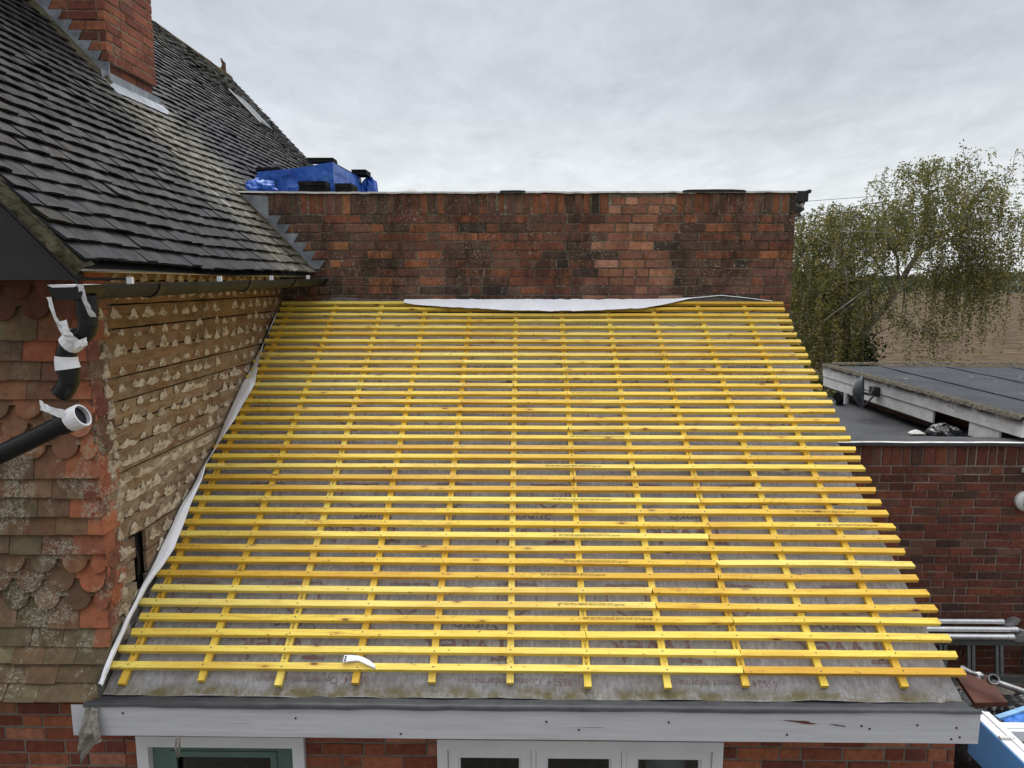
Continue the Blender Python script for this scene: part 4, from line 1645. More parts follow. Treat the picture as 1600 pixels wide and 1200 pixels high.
mb.tube([(-1.860, 2.86, 4.04), (-1.861, 2.86, 4.0), (-1.875, 2.86, 3.975), (-1.900, 2.86, 3.945)], 0.0395, 20)
sw = mb.build('swan_neck_pipe', MT['black_pipe'], gut, smooth=False)
mb = MB()


def strap(p0, p1, wv, th=0.003, sag=0.0, n=8, mi=0):
    p0, p1, wv = V(p0), V(p1), V(wv)

    def fn(a, b):
        p = p0.lerp(p1, a) + wv * (b - 0.5) * (1 - 0.25 * sin(a * pi))
        return p + V((0, -0.010 * sin(a * pi), 0)) + V((0.004 * fbm(a * 5, b * 2), 0.006 * fbm(a * 6, b * 3, 2), 0))
    mb.grid(fn, n, 3, mi=mi)


strap((-1.855, 2.772, 4.345), (-1.835, 2.812, 4.195), (0.020, 0, 0))
strap((-1.836, 2.805, 4.25), (-1.800, 2.815, 4.165), (0.045, 0, 0.012))
strap((-1.728, 2.772, 4.395), (-1.722, 2.83, 4.265), (0.028, 0, 0))
mb.add([(-1.862, 2.775, 4.3925), (-1.735, 2.775, 4.3925), (-1.735, 2.93, 4.3945), (-1.855, 2.93, 4.3945)], [(0, 1, 2, 3)])
mb.add([(-1.862, 2.776, 4.392), (-1.735, 2.776, 4.392), (-1.755, 2.776, 4.384), (-1.84, 2.776, 4.382)], [(3, 2, 1, 0)])
mb.tube([(-1.805, 2.86, 4.182), (-1.83, 2.86, 4.166), (-1.852, 2.86, 4.148)], [0.044, 0.046, 0.043], 14, cap=False)
mb.tube([(-1.864, 2.86, 4.105), (-1.866, 2.86, 4.085), (-1.862, 2.86, 4.052)], [0.0415, 0.043, 0.0465], 14, cap=False)
strap((-1.80, 2.815, 4.152), (-1.752, 2.825, 4.168), (0.0, 0.0, 0.035))
mb.build('pipe_tape', MT['tape'], sw)

# loose diagonal drainpipe entering from the left
dp = thing('drainpipe', (-1.80, 2.80, 3.86), 'black plastic drainpipe angled across the hung tiles with white tape round its open end', 'pipe')
mb = MB()
d0, d1 = V((-3.10, 2.80, 3.255)), V((-1.820, 2.80, 3.853))
dv = (d1 - d0).normalized()
mb.tube([d0, d1 - dv * 0.055], 0.0385, 24)
mb.tube([d1 - dv * 0.06, d1 - dv * 0.052, d1], [0.041, 0.0455, 0.0455], 24)
mb.build('pipe', MT['black_pipe'], dp, smooth=False)
mb = MB()
ov = (dv + V((0.15, -0.62, -0.05))).normalized()
e1 = d1 + dv * 0.045
mb.tube([d1 - dv * 0.012, d1 + dv * 0.012, e1], [0.047, 0.049, 0.048], 20, cap=False)
strap(e1 - dv * 0.05 + V((0.0, -0.045, 0.03)), e1 + V((-0.15, -0.03, 0.045)), (0, 0, 0.042))
mb.tube([e1 - dv * 0.004, e1 - dv * 0.001], [0.049, 0.040], 20, cap=False)
mb.tube([e1 - dv * 0.02, e1 - dv * 0.018], 0.040, 20, mi=1)
mb.build('pipe_end_tape', [MT['tape'], MT['black_pipe']], dp)

# ------------------------------------------------------------------ rear block with parapet wall
rear = thing('flat_roofed_block', (0, YW, 0), 'flat-roofed brick block with a tall sooty parapet wall above the battened roof', 'building')
PAL_PAR = [((0.24, 0.095, 0.058), 4), ((0.30, 0.115, 0.062), 2.6), ((0.18, 0.088, 0.062), 4), ((0.13, 0.080, 0.060), 3), ((0.38, 0.16, 0.08), 1.2), ((0.20, 0.105, 0.075), 3.5), ((0.085, 0.066, 0.056), 0.6)]
PAL_NEW = [((0.34, 0.155, 0.10), 4), ((0.42, 0.20, 0.125), 2), ((0.24, 0.11, 0.08), 3.5), ((0.47, 0.25, 0.17), 1)]
XPR = 2.365


def in_patch(x, z):
    return 0.70 + 0.09 * sin(z * 40) < x < 1.27 + 0.10 * sin(z * 33 + 1) and z < 5.13


def par_col(x, z):
    if in_patch(x, z):
        p = PAL_NEW
    else:
        p = PAL_PAR
    return R.choices([q[0] for q in p], [q[1] for q in p])[0]


mb = MB()
z_s = 4.997
brickwork(mb, (0, YW, 0), (1, 0, 0), (0, -1, 0), 0, z_s - 0.0775 * 13, z_s - 0.001, 0.0775, PAL_PAR, x_of=lambda z: (xr_of(z) - 0.1 if z > 4.5 else -2.14, XPR - 0.003), colf=par_col, header=0.35, mif=lambda x, z: 2 if in_patch(x, z) else 0)
x = -2.55
while x < XPR - 0.05:
    w = 0.064 + R.uniform(-.004, .004)
    if 0.72 < x < 1.26:
        brick(mb, (0, YW, 0), (1, 0, 0), (0, -1, 0), x, x + 0.10, z_s, z_s + 0.066, jit(par_col(x, 5.0), .2), mi=2)
        brick(mb, (0, YW, 0), (1, 0, 0), (0, -1, 0), x + 0.03, x + 0.13, z_s + 0.077, z_s + 0.14, jit(par_col(x, 5.0), .2), mi=2)
        x += 0.112 if x < 1.1 else 0.14
        continue
    brick(mb, (0, YW, 0), (1, 0, 0), (0, -1, 0), x, x + w, z_s, 5.168, jit(R.choices([q[0] for q in PAL_PAR], [q[1] for q in PAL_PAR])[0], .2), proud=R.uniform(-.006, .004))
    x += w + 0.011
# right flank
brickwork(mb, (XPR, YW, 0), (0, 1, 0), (1, 0, 0), 0, 0.0, 5.10, 0.0775, PAL_PAR, x_of=lambda z: (0.003, 3.6))
mb.box((-2.75, YW + 0.007, 0), (XPR - 0.006, YW + 0.22, 5.167), mi=1)
mb.box((XPR - 0.22, YW + 0.221, 0), (XPR - 0.007, 9.95, 5.10), mi=1)
mb.box((-2.75, 9.73, 0), (XPR - 0.221, 9.95, 5.10), mi=1)
mb.build('parapet_wall', [MT['brick_par'], MT['mort_par'], MT['brick_new']], rear)
mb = MB()
mb.box((-2.74, YW + 0.221, 5.02), (XPR - 0.221, 9.72, 5.12))
mb.build('flat_roof', MT['felt_dark'], rear)
mb = MB()


def capf(a, b):
    x = -2.56 + (XPR + 2.56) * a
    t = 0.004 * fbm(x * 3, 1) + 0.003 * fbm(x * 12, 4)
    p = [(YW + 0.25, 5.176), (YW + 0.02, 5.188), (YW - 0.014, 5.186), (YW - 0.018, 5.170 + 0.7 * t)]
    y, z = lerp_list(p, b)
    return V((x, y, z + t + (0.010 if a < 0.16 else 0) * (0.16 - a) / 0.16))


mb.grid(capf, 150, 6)
for (xa, xb, hh) in ((1.38, 1.92, 0.016), (-0.20, 0.02, 0.008)):
    mb.grid(lambda a, b: V((xa + (xb - xa) * a, YW + 0.2 - 0.224 * b, 5.190 + hh * sin(a * pi) ** 0.3 * (1 - 0.4 * b) + 0.002 * fbm(a * 6, b * 3))), 20, 4, mi=1)
    mb.add([V((xa, YW - 0.025, 5.172)), V((xb, YW - 0.025, 5.174)), V((xb, YW - 0.025, 5.19)), V((xa, YW - 0.025, 5.192))], [(0, 1, 2, 3)], mi=1)
for (xx, hh) in ((-1.0, 0.03), (0.28, 0.012)):
    mb.add([V((xx - .05, YW + 0.02, 5.19)), V((xx + .09, YW + 0.02, 5.19)), V((xx + .02, YW + 0.05, 5.19 + hh)), V((xx + 0.04, YW + 0.10, 5.19))], [(0, 1, 2), (1, 3, 2), (0, 2, 3)])
mb.build('roof_edge_capping', [MT['cap_white'], MT['black_board']], rear)
# broken corner fascia with felt roll
mb = MB()
mb.box((XPR + 0.004, YW + 0.02, 5.10), (XPR + 0.110, 9.9, 5.19), mi=1)
mb.tube([(XPR + 0.116, YW + 0.015, 5.185), (XPR + 0.116, 9.9, 5.185)], 0.018, 8, mi=1)
rag_ = [(0.004, 5.094), (0.090, 5.094), (0.078, 5.06), (0.088, 5.03), (0.05, 5.005), (0.066, 4.975), (0.004, 4.965)]
mb.prism([(p[0], p[1]) for p in rag_], (XPR, YW + 0.03, 0), (1, 0, 0), (0, 0, 1), (0, -1, 0), -3.4, 0.0)
mb.box((XPR + 0.004, YW + 0.028, 5.005), (XPR + 0.045, YW + 0.03 - 0.003, 5.06), mi=1)
mb.prism([(0.008, 4.955), (0.085, 4.975), (0.092, 4.945), (0.006, 4.930)], (XPR, YW + 0.05, 0), (1, 0, 0), (0, 0, 1), (0, -1, 0), -1.4, 0.0)
mb.build('roof_corner_fascia', [MT['flake'], MT['black_board']], rear)

# tarpaulin draped over a roof lantern, weighed down with stacks of tiles
mb = MB()
F = [V((-2.80, 7.25, 5.15)), V((-1.875, 7.25, 5.15)), V((-1.83, 8.55, 5.15)), V((-2.75, 8.6, 5.15))]
TP = [V((-2.66, 7.32, 5.505)), V((-1.895, 7.28, 5.592)), V((-1.89, 8.5, 5.62)), V((-2.7, 8.5, 5.52))]


def side(i, j, seed):
    def fn(a, b):
        lo = F[i].lerp(F[j], a)
        hi = TP[i].lerp(TP[j], a)
        p = lo.lerp(hi, b)
        nrm = (F[j] - F[i]).cross(V((0, 0, 1))).normalized()
        k = 0.030 * fbm(a * 5 + seed, b * 2.5, seed) * (1 - abs(2 * b - 1) * 0.7) + 0.02 * sin(a * 19 + seed) * (1 - b) * 0.6
        ed = min(1, min(a, 1 - a) * 8)
        return p + nrm * k * ed + V((0, 0, -0.012 * sin(a * pi) * b))
    return fn


for q in range(4):
    mb.grid(side(q, (q + 1) % 4, q * 3.1), 40, 12)
mb.grid(lambda a, b: TP[0].lerp(TP[1], a).lerp(TP[3].lerp(TP[2], a), b) + V((0, 0, 0.02 * fbm(a * 4, b * 4) * min(1, min(a, 1 - a, b, 1 - b) * 8) - 0.012 * sin(a * pi) * (1 if b in (0, 1) else 0))), 16, 16)
# gathered loose end at left, and a tail at the far right corner
for (c, rx, rz_, sd) in ((V((-2.47, 6.85, 5.265)), 0.15, 0.095, 2.0), (V((-1.80, 8.5, 5.36)), 0.11, 0.24, 5.0)):
    def blob(a, b, c=c, rx=rx, rz_=rz_, sd=sd):
        th, ph = 2 * pi * a, pi * b
        r = 1 + 0.25 * fbm(cos(th) * 2 + sd, sin(th) * 2, ph * 2) + 0.10 * sin(th * 7 + sd)
        return c + V((cos(th) * sin(ph) * rx * r, sin(th) * sin(ph) * rx * r, cos(ph) * rz_ * r))
    mb.grid(blob, 28, 12)
tp = mb.build('tarpaulin', MT['tarp'], smooth=False)
tag(tp, 'blue tarpaulin draped over a box-shaped roof lantern on the flat roof', 'tarpaulin')


def tile_stack(x, y, z, n, w, label, d=0.165, rot=0.0):
    mb = MB()
    for k in range(n):
        a = rot + R.uniform(-.05, .05)
        ox, oy = R.uniform(-.008, .008), R.uniform(-.008, .008)
        mb.frame((x + ox, y + oy, z + k * 0.0135), (cos(a), sin(a), 0), (-sin(a), cos(a), 0), (0, 0, 1), (-w / 2, -d / 2, 0), (w / 2, d / 2, 0.0125), jit((1, 1, 1), .1))
    o = mb.build('tile_stack', MT['block'])
    return tag(o, label, 'roof tiles', 'stacks of dark roof tiles weighing down the tarpaulin')


tile_stack(-2.58, 7.14, 5.121, 19, 0.265, 'dark tile stack at the foot of the tarpaulin, nearest the house roof')
tile_stack(-2.05, 7.14, 5.121, 19, 0.265, 'dark tile stack at the foot of the tarpaulin, near its front right corner')
tile_stack(-1.78, 7.34, 5.121, 19, 0.165, 'stack of dark tiles round the right side of the tarpaulin corner', 0.265)
tile_stack(-2.03, 7.40, 5.600, 3, 0.265, 'dark tiles lying on top of the tarpaulin at its highest corner', 0.165)
tile_stack(-1.86, 8.42, 5.62, 4, 0.165, 'dark tiles on the far right top edge of the tarpaulin', 0.265)
tile_stack(-2.60, 7.50, 5.525, 3, 0.25, 'dark tiles on the left end of the tarpaulin beside the house roof')

# ------------------------------------------------------------------ right-hand outbuilding (low wall and flat roof)
outb = thing('outbuilding', (4.5, YW, 0), 'low dark red brick outbuilding with a grey felt flat roof right of the lean-to', 'outbuilding')
PAL_OUT = [((0.170, 0.056, 0.036), 5), ((0.20, 0.065, 0.040), 4), ((0.135, 0.052, 0.036), 4), ((0.10, 0.05, 0.038), 2), ((0.25, 0.08, 0.045), 0.9), ((0.16, 0.078, 0.054), 2)]
mb = MB()
ZT = 2.965
brickwork(mb, (0, YW, 0), (1, 0, 0), (0, -1, 0), 0, ZT - 0.21 - 0.0775 * 36, ZT - 0.215, 0.0775, PAL_OUT, x_of=lambda z: (XPR + 0.01, 7.4), header=0.2)
x = XPR + 0.02
while x < 7.35:
    w = 0.098 if R.random() < 0.55 else 0.066
    brick(mb, (0, YW, 0), (1, 0, 0), (0, -1, 0), x, x + w, ZT - 0.205, ZT - 0.004, jit(R.choices([q[0] for q in PAL_OUT], [q[1] for q in PAL_OUT])[0], .2))
    x += w + 0.011
mb.box((XPR + 0.008, YW + 0.007, 0), (7.45, YW + 0.2, ZT - 0.01), mi=1)
mb.build('brick_wall', [MT['brick_out'], MT['mort_out']], outb)
mb = MB()


def low_roof(x, y):
    t = max(0, min(1, (y - YW - 0.05) / 1.5))
    return ZT + 0.004 - 0.25 * t * t * (3 - 2 * t) + 0.006 * fbm(x * 2, y * 2)


mb.grid(lambda a, b: V((XPR + 0.25 + (4.775 - XPR - 0.25) * a, YW - 0.02 + 4.2 * b, low_roof(XPR + 2.4 * a, YW - 0.02 + 4.2 * b))), 24, 50)
mb.box((XPR + 0.25, YW + 0.21, 2.45), (4.775, 10.5, 2.66))
mb.box((4.60, YW + 0.02, ZT - 0.12), (7.45, YW + 0.24, ZT - 0.006))
mb.build('flat_roof', MT['felt_grey'], outb)
mb = MB()
mb.grid(lambda a, b: V((XPR + 0.30 + 4.9 * a, YW - 0.035 + 0.055 * b + 0.003 * fbm(a * 30, b), ZT + 0.010 + 0.004 * fbm(a * 14, 2))), 90, 2)
mb.grid(lambda a, b: V((XPR + 0.30 + 4.9 * a, YW - 0.035 + 0.003 * fbm(a * 30, 0), ZT + 0.010 + 0.004 * fbm(a * 14, 2) - 0.03 * b)), 90, 1, mi=1)
mb.build('roof_edge_trim', [MT['cap_white'], MT['felt_grey']], outb)
mb = MB()
mb.tube([(4.42, 9.85, 2.70), (4.42, 9.85, 2.86)], 0.05, 14)
mb.tube([(4.42, 9.88, 2.82), (4.36, 9.78, 2.84)], 0.06, 14)
mb.build('vent_pipe', MT['black_pipe'], outb)
mb = MB()
mb.tube([(4.56, 9.95, 2.70), (4.56, 9.95, 2.88)], 0.035, 10)
mb.build('overflow_pipe', MT['upvc'], outb)
mb = MB()
mb.tube([(4.585, YW - 0.001, 2.43), (4.585, YW - 0.03, 2.43), (4.585, YW - 0.045, 2.43)], [0.092, 0.092, 0.07], 24)
mb.tube([(4.60, YW - 0.05, 2.425), (4.60, YW - 0.09, 2.42)], [0.06, 0.055], 20)
for dx in (-0.02, 0.025):
    mb.tube([(4.60 + dx, YW - 0.0905, 2.43), (4.60 + dx, YW - 0.094, 2.43)], 0.010, 10, mi=1)
mb.tube([(4.615, YW - 0.03, 2.50), (4.62, YW - 0.04, 2.60)], 0.032, 14)
mb.box((4.53, YW - 0.05, 2.70), (4.75, YW - 0.002, 2.735))
mb.build('wall_light', [MT['lampglass'], MT['black_pipe']], outb)

# neighbouring building with white fascia
nb = thing('garage', (5.5, 8.0, 0), 'neighbouring flat-roofed garage with flaking white double fascia boards', 'garage')
NX = 4.52
NY1 = 10.70
mb = MB()
brickwork(mb, (NX + 0.26, 0, 0), (0, 1, 0), (-1, 0, 0), 0, 2.66, 3.10, 0.0755, [((0.26, 0.10, 0.07), 3), ((0.20, 0.075, 0.055), 3)], x_of=lambda z: (YW + 0.26, NY1 - 0.02))
mb.box((NX + 0.266, YW + 0.26, 0), (9.6, NY1 - 0.02, 3.10), mi=1)
mb.build('wall', [MT['brick_out'], MT['mort_out']], nb)
mb = MB()
ya, yb = YW + 0.03, NY1
mb.box((NX + 0.004, ya, 3.010), (NX + 0.03, yb, 3.172))
mb.build('upper_fascia', MT['flake'], nb)
mb = MB()
mb.box((NX + 0.016, 7.80, 2.866), (NX + 0.04, yb - 0.005, 3.002))
mb.build('lower_fascia', MT['flake'], nb)
mb = MB()
mb.box((NX + 0.016, 6.70, 2.866), (NX + 0.04, 7.16, 3.002))
mb.build('lower_fascia', MT['flake'], nb)
mb = MB()
mb.box((NX + 0.041, ya + 0.27, 2.84), (NX + 0.265, yb - 0.01, 2.86))
mb.build('soffit', MT['black_board'], nb)
mb = MB()
mb.grid(lambda a, b: V((NX - 0.030 + 0.14 * a, ya + (yb - ya) * b, 3.170 + 0.030 * min(1, a * 5) - 0.012 * max(0, a - 0.6) + 0.008 * fbm(b * 60, a * 5))), 10, 140)
mb.grid(lambda a, b: V((NX + 0.10 + 5.2 * a, NY1 - 0.10 + 0.13 * b, 3.195 + 0.03 * sin(b * pi) + 0.006 * fbm(a * 60, b * 3))), 120, 6)
mb.build('roof_kerb', MT['felt_kerb'], nb)
mb = MB()
mb.grid(lambda a, b: V((NX + 0.06 + 5.2 * a, ya + (NY1 - 0.08 - ya) * b, 3.172 + 0.006 * fbm(a * 8, b * 8) - 0.02 * a)), 30, 30)
for q in range(5):
    xq = 5.3 + q * 0.95
    mb.grid(lambda a, b: V((xq - 0.06 * a + 0.05 * b, ya + 0.05 + 4.1 * b, 3.182 + 0.004 * fbm(b * 10, q))), 1, 20)
mb.build('felt_roof', MT['felt_dark'], nb)

# satellite dish
ds = thing('satellite_dish', (NX, 9.0, 3.05), 'dark grey satellite dish seen edge-on against the white fascia', 'satellite dish')
mb = MB()
cD = V((4.225, 8.80, 3.06))
axis = V((0.86, -0.50, 0.06)).normalized()
uD = axis.cross(V((0, 0, 1))).normalized()
wD = uD.cross(axis)


def dishf(a, b):
    th = 2 * pi * a
    r = b
    return cD + (uD * cos(th) * 0.18 + wD * sin(th) * 0.205) * r + axis * (-0.115 * (1 - r * r))


mb.grid(dishf, 36, 8)
mb.grid(lambda a, b: dishf(a, b) + axis * 0.006, 36, 8)
mb.grid(lambda a, b: dishf(a, 1.0) + axis * 0.006 * b, 36, 1)
mb.build('dish', MT['dish'], ds, smooth=True)
mb = MB()
mb.tube([cD + axis * -0.06, cD + V((0.11, 0.03, -0.04)), V((4.41, 8.96, 3.01)), V((NX, 9.0, 3.03))], 0.016, 8)
mb.tube([V((4.40, 8.94, 3.0)), V((4.46, 8.98, 3.09))], 0.014, 8)
mb.box((4.45, 8.96, 2.97), (NX + 0.002, 9.10, 3.09))
mb.tube([cD + V((0.0, 0.0, -0.19)), cD + V((0.10, 0.03, -0.13)), cD + V((0.16, 0.04, -0.06))], 0.011, 6)
mb.build('mounting_arm', MT['bracket'], ds)

# black bag lying on the flat roof
mb = MB()


def bagf(a, b):
    th, ph = 2 * pi * a, pi * b
    r = 1 + 0.22 * fbm(cos(th) * 1.6, sin(th) * 1.6, ph) + 0.06 * sin(th * 5)
    z = cos(ph)
    return V((4.49 + cos(th) * sin(ph) * 0.175 * r, 7.45 + sin(th) * sin(ph) * 0.24 * r, 2.80 + max(-0.08, z * 0.11 * r)))


mb.grid(bagf, 30, 14)
tag(mb.build('rubbish_bag', MT['bag']), 'crumpled black bag lying on the grey flat roof against the white fascia', 'bag')
mb = MB()
mb.grid(lambda a, b: V((4.28 + 0.16 * a, 7.72 + 0.09 * b + 0.02 * a, 2.755 + 0.03 * sin(a * 3) * b + 0.006 * fbm(a * 4, b * 4))), 8, 5)
mb.grid(lambda a, b: V((4.28 + 0.16 * a, 7.72 + 0.09 * b + 0.02 * a, 2.748)), 8, 5)
tag(mb.build('litter_scrap', MT['cap_white']), 'small white scrap lying beside the black bag on the flat roof', 'litter')

# ------------------------------------------------------------------ clutter at lower right
lad = thing('ladder', (4.5, 6.2, 0.83), 'dull metal ladder lying on edge against the outbuilding wall', 'ladder')
mb = MB()
mb.box((2.95, 6.185, 1.105), (6.2, 6.21, 1.165))
mb.build('rail', MT['steel_dark'], lad)
mb = MB()
mb.box((2.95, 6.085, 0.80), (6.2, 6.11, 0.86))
mb.build('rail', MT['steel_dark'], lad)
for i in range(12):
    x = 3.10 + i * 0.256
    mb = MB()
    for dx in (-0.032, 0.010):
        mb.frame((x + dx, 6.20, 1.105), (1, 0, 0), V((-0.09, -0.30, -0.95)).normalized(), V((0, 0.95, -0.30)).normalized(), (0, 0, -0.012), (0.028, 0.29, 0.012))
    mb.build('rung', MT['steel_dark'], lad)
# wall brackets and poles
for i, (z, y, xe, r) in enumerate(((1.288, 6.285, 4.46, 0.026), (1.236, 6.235, 4.56, 0.026), (1.186, 6.19, 4.50, 0.028))):
    mb = MB()
    mb.tube([(2.6, y, z), (xe - 0.06, y, z)], r, 16)
    mb.tube([(xe - 0.06, y, z), (xe, y, z)], r * 1.08, 16)
    if i != 1:
        mb.prism([(0, -0.03), (0.06, -0.045), (0.12, -0.02), (0.15, 0.03), (0.10, 0.045), (0.05, 0.02)], (xe, y, z), (1, 0, 0), (0, 0, 1), (0, -1, 0), -0.02, 0.02, mi=1)
    else:
        mb.tube([(xe, y, z), (xe + 0.10, y - 0.02, z - 0.02)], 0.018, 10, mi=1)
    tag(mb.build('aluminium_pole', [MT['alu'], MT['galv']], smooth=False),
        ['shiny aluminium pole, topmost of the three above the ladder', 'shiny aluminium pole, middle and longest of the three above the ladder', 'shiny aluminium pole lowest of the three, just above the ladder rail'][i],
        'pole', 'aluminium poles lying above the ladder')
pile = thing('timber_pile', (4.4, 5.95, 0), 'pile of grey weathered scaffold boards below the ladder', 'timber pile')
for k in range(14):
    for j in range(2):
        mb = MB()
        yb_ = 5.82 + j * 0.235 + R.uniform(-.01, .01)
        x0_ = 3.3 + R.uniform(-.1, .1)
        mb.box((x0_, yb_ - 0.11, 0.005 + k * 0.055), (x0_ + 2.6, yb_ + 0.11, 0.043 + k * 0.055), jit((1, 1, 1), .1))
        mb.build('board', MT['scaff'], pile)

# heap sheeted in black plastic
mb = MB()


def heap(a, b):
    x, y = 2.75 + 2.6 * a, 3.6 + 2.05 * b
    e = min(1, min(a, 1 - a, b, 1 - b) * 5)
    e = e * e * (3 - 2 * e)
    z = 1.30 * e * (0.93 + 0.10 * fbm(x * 1.3, y * 1.3)) + 0.05 * fbm(x * 4, y * 4, 2) * e + 0.015 * fbm(x * 14, y * 14) * e
    return V((x, y, max(0.005, z)))


mb.grid(heap, 70, 60)
tag(mb.build('sheeted_heap', MT['bag']), 'heap of building waste under creased black plastic sheeting right of the lean-to', 'rubble heap')
mb = MB()
bz = 1.43
bd = [V((3.30, 5.09, bz + 0.02)), V((3.53, 5.09, bz + 0.02)), V((3.475, 4.766, bz)), V((3.235, 4.754, bz))]
th_ = V((0, 0, -0.035))
mb.add([p for p in bd] + [p + th_ for p in bd], [(3, 2, 1, 0), (4, 5, 6, 7), (0, 1, 5, 4), (1, 2, 6, 5), (2, 3, 7, 6), (3, 0, 4, 7)])
tag(mb.build('wooden_board', MT['brown']), 'short reddish brown board lying flat on the black plastic heap', 'board')
stb = thing('scaffold_tube', (3.4, 4.95, 1.5), 'galvanised scaffold tube with a clamp on its end lying over the brown board', 'scaffold tube')
mb = MB()
mb.tube([(3.42, 4.86, 1.535), (3.86, 4.35, 1.56)], 0.021, 16)
mb.build('tube', MT['galv'], stb)
mb = MB()
ca, cb = V((3.40, 4.82, 1.575)), V((3.425, 4.885, 1.53))
mb.tube([ca, cb], 0.036, 18, cap=False)
mb.tube([cb, ca], 0.027, 18, cap=False)
mb.tube([ca, ca + (cb - ca) * 0.02], [0.036, 0.027], 18, cap=False)
mb.tube([ca, ca + (ca - cb) * 0.03], [0.036, 0.0362], 18, cap=False)
mb.tube([ca.lerp(cb, .6), ca.lerp(cb, .62)], 0.0268, 18, mi=2)  # dark disc stands in for the shade inside the clamp ring
mb.tube([(3.38, 4.90, 1.545), (3.33, 4.96, 1.54), (3.29, 5.02, 1.54)], [0.02, 0.016, 0.026], 10)
mb.frame((3.36, 4.92, 1.54), (1, 0, 0), (0, 1, 0), (0, 0, 1), (-0.018, -0.02, -0.012), (0.018, 0.02, 0.02), mi=1)
mb.build('clamp', [MT['galv'], MT['tape'], MT['black_board']], stb)
mb = MB()
for q in range(3):
    mb.tube([(4.30 + 0.02 * q, 5.85, 0.80 + 0.045 * q), (4.42 + 0.02 * q, 5.80 - 0.02 * q, 0.87 + 0.03 * q), (4.55, 5.78, 0.83 + 0.03 * q)], 0.022, 8)
tag(mb.build('coiled_strap', MT['terracotta']), 'bundle of dull pink straps resting on the grey scaffold boards', 'straps')

# white frame with blue protective film
fr = thing('white_frame', (3.2, 4.1, 1.30), 'new white plastic frame with blue protective film lying beside the lean-to corner', 'frame')
FX, FZ = 2.80, 1.755
mb = MB()
prof_f = [(0, 0), (0.055, 0), (0.055, 0.012), (0.065, 0.012), (0.065, -0.05), (0, -0.05)]
mb.prism([(p[0], p[1]) for p in prof_f], (FX, 0, FZ), (1, 0, 0), (0, 0, 1), (0, -1, 0), -4.13, -2.6)
mb.prism([(0.07, 0.0), (0.10, 0.0), (0.10, -0.05), (0.07, -0.05)], (FX, 0, FZ + 0.006), (1, 0, 0), (0, 0, 1), (0, -1, 0), -4.13, -2.6)
mb.frame((FX, 0, FZ), (1, 0, 0), (0, 1, 0), (0, 0, 1), (-0.002, 3.86, -0.001), (0.08, 3.885, 0.0135), mi=1)
mb.build('side_profile', [MT['upvc'], MT['cap_white']], fr)
mb = MB()
mb.box((FX + 0.002, 2.6, FZ - 0.27), (FX + 0.045, 4.13, FZ - 0.051))
mb.box((FX - 0.005, 2.6, FZ - 0.27), (FX - 0.001, 4.13, FZ - 0.007))
mb.build('film_covered_side', MT['film'], fr)
mb = MB()
mb.box((FX + 0.105, 3.995, FZ - 0.10), (FX + 1.4, 4.02, FZ - 0.035))
mb.box((FX + 0.105, 4.021, FZ - 0.10), (FX + 1.4, 4.06, FZ - 0.028))
mb.box((FX + 0.105, 4.061, FZ - 0.10), (FX + 1.4, 4.085, FZ - 0.035))
mb.build('cross_profile', MT['upvc'], fr)
mb = MB()
mb.box((FX + 0.06, 4.06, 0.02), (FX + 0.10, 4.10, FZ - 0.051))
mb.build('support_leg', MT['black_board'], fr)
mb = MB()
mb.box((FX + 1.3, 4.0, 0.02), (FX + 1.34, 4.04, FZ - 0.101))
mb.build('support_leg', MT['black_board'], fr)
mb = MB()


def pack(a, b):
    p = V((3.20, 4.42, 1.46)).lerp(V((3.62, 4.60, 1.47)), a)
    t = b * pi
    return p + V((0.02 * fbm(a * 7, b * 3), -0.07 * cos(t), 0.05 * sin(t) + 0.012 * fbm(a * 9, b * 4)))


mb.grid(pack, 20, 8)
tag(mb.build('plastic_wrapping', MT['bluepack']), 'crumpled bright blue plastic wrapping behind the white frame', 'wrapping')
mb = MB()
mb.frame((3.19, 4.435, 1.50), V((0.80, 0.28, 0.05)).normalized(), V((-0.3, 0.9, 0)).normalized(), (0, 0, 1), (0, 0, 0), (0.5, 0.035, 0.018))
tag(mb.build('blue_strip', M_simple('pale_blue_strip', (0.22, 0.42, 0.62), 0.4, 0.4)), 'pale blue plastic strip lying along the top of the blue wrapping', 'strip')

# dirty scrap of membrane hanging over the left end of the fascia
mb = MB()


def ragf(a, b):
    w = 0.045 + 0.055 * min(1, b * 1.6) - (0.02 * max(0, b - 0.6))
    x = -2.125 + (a - 0.5) * 2 * w * 0.62 - 0.02 * b
    z = 2.325 - 0.20 * b - (0.06 * (1 - a) ** 2 * b * 2) + 0.02 * b * a
    y = 3.214 - 0.02 * sin(b * pi) - 0.016 * fbm(a * 4, b * 4) - 0.012 * sin(a * 9) * b
    return V((x, y, z))


mb.grid(ragf, 18, 22)
tag(mb.build('membrane_scrap', MT['rag'], smooth=False), 'dirty grey rag of old membrane hanging over the left end of the white fascia', 'rag')
mb = MB()
mb.tube([(-1.715, 3.222, 2.17), (-1.722, 3.215, 2.11), (-1.708, 3.215, 2.06), (-1.704, 3.216, 2.11), (-1.700, 3.222, 2.165)], 0.005, 6)
tag(mb.build('loop_of_cord', MT['rag']), 'small pale cord loop hanging under the fascia above the green door', 'cord')

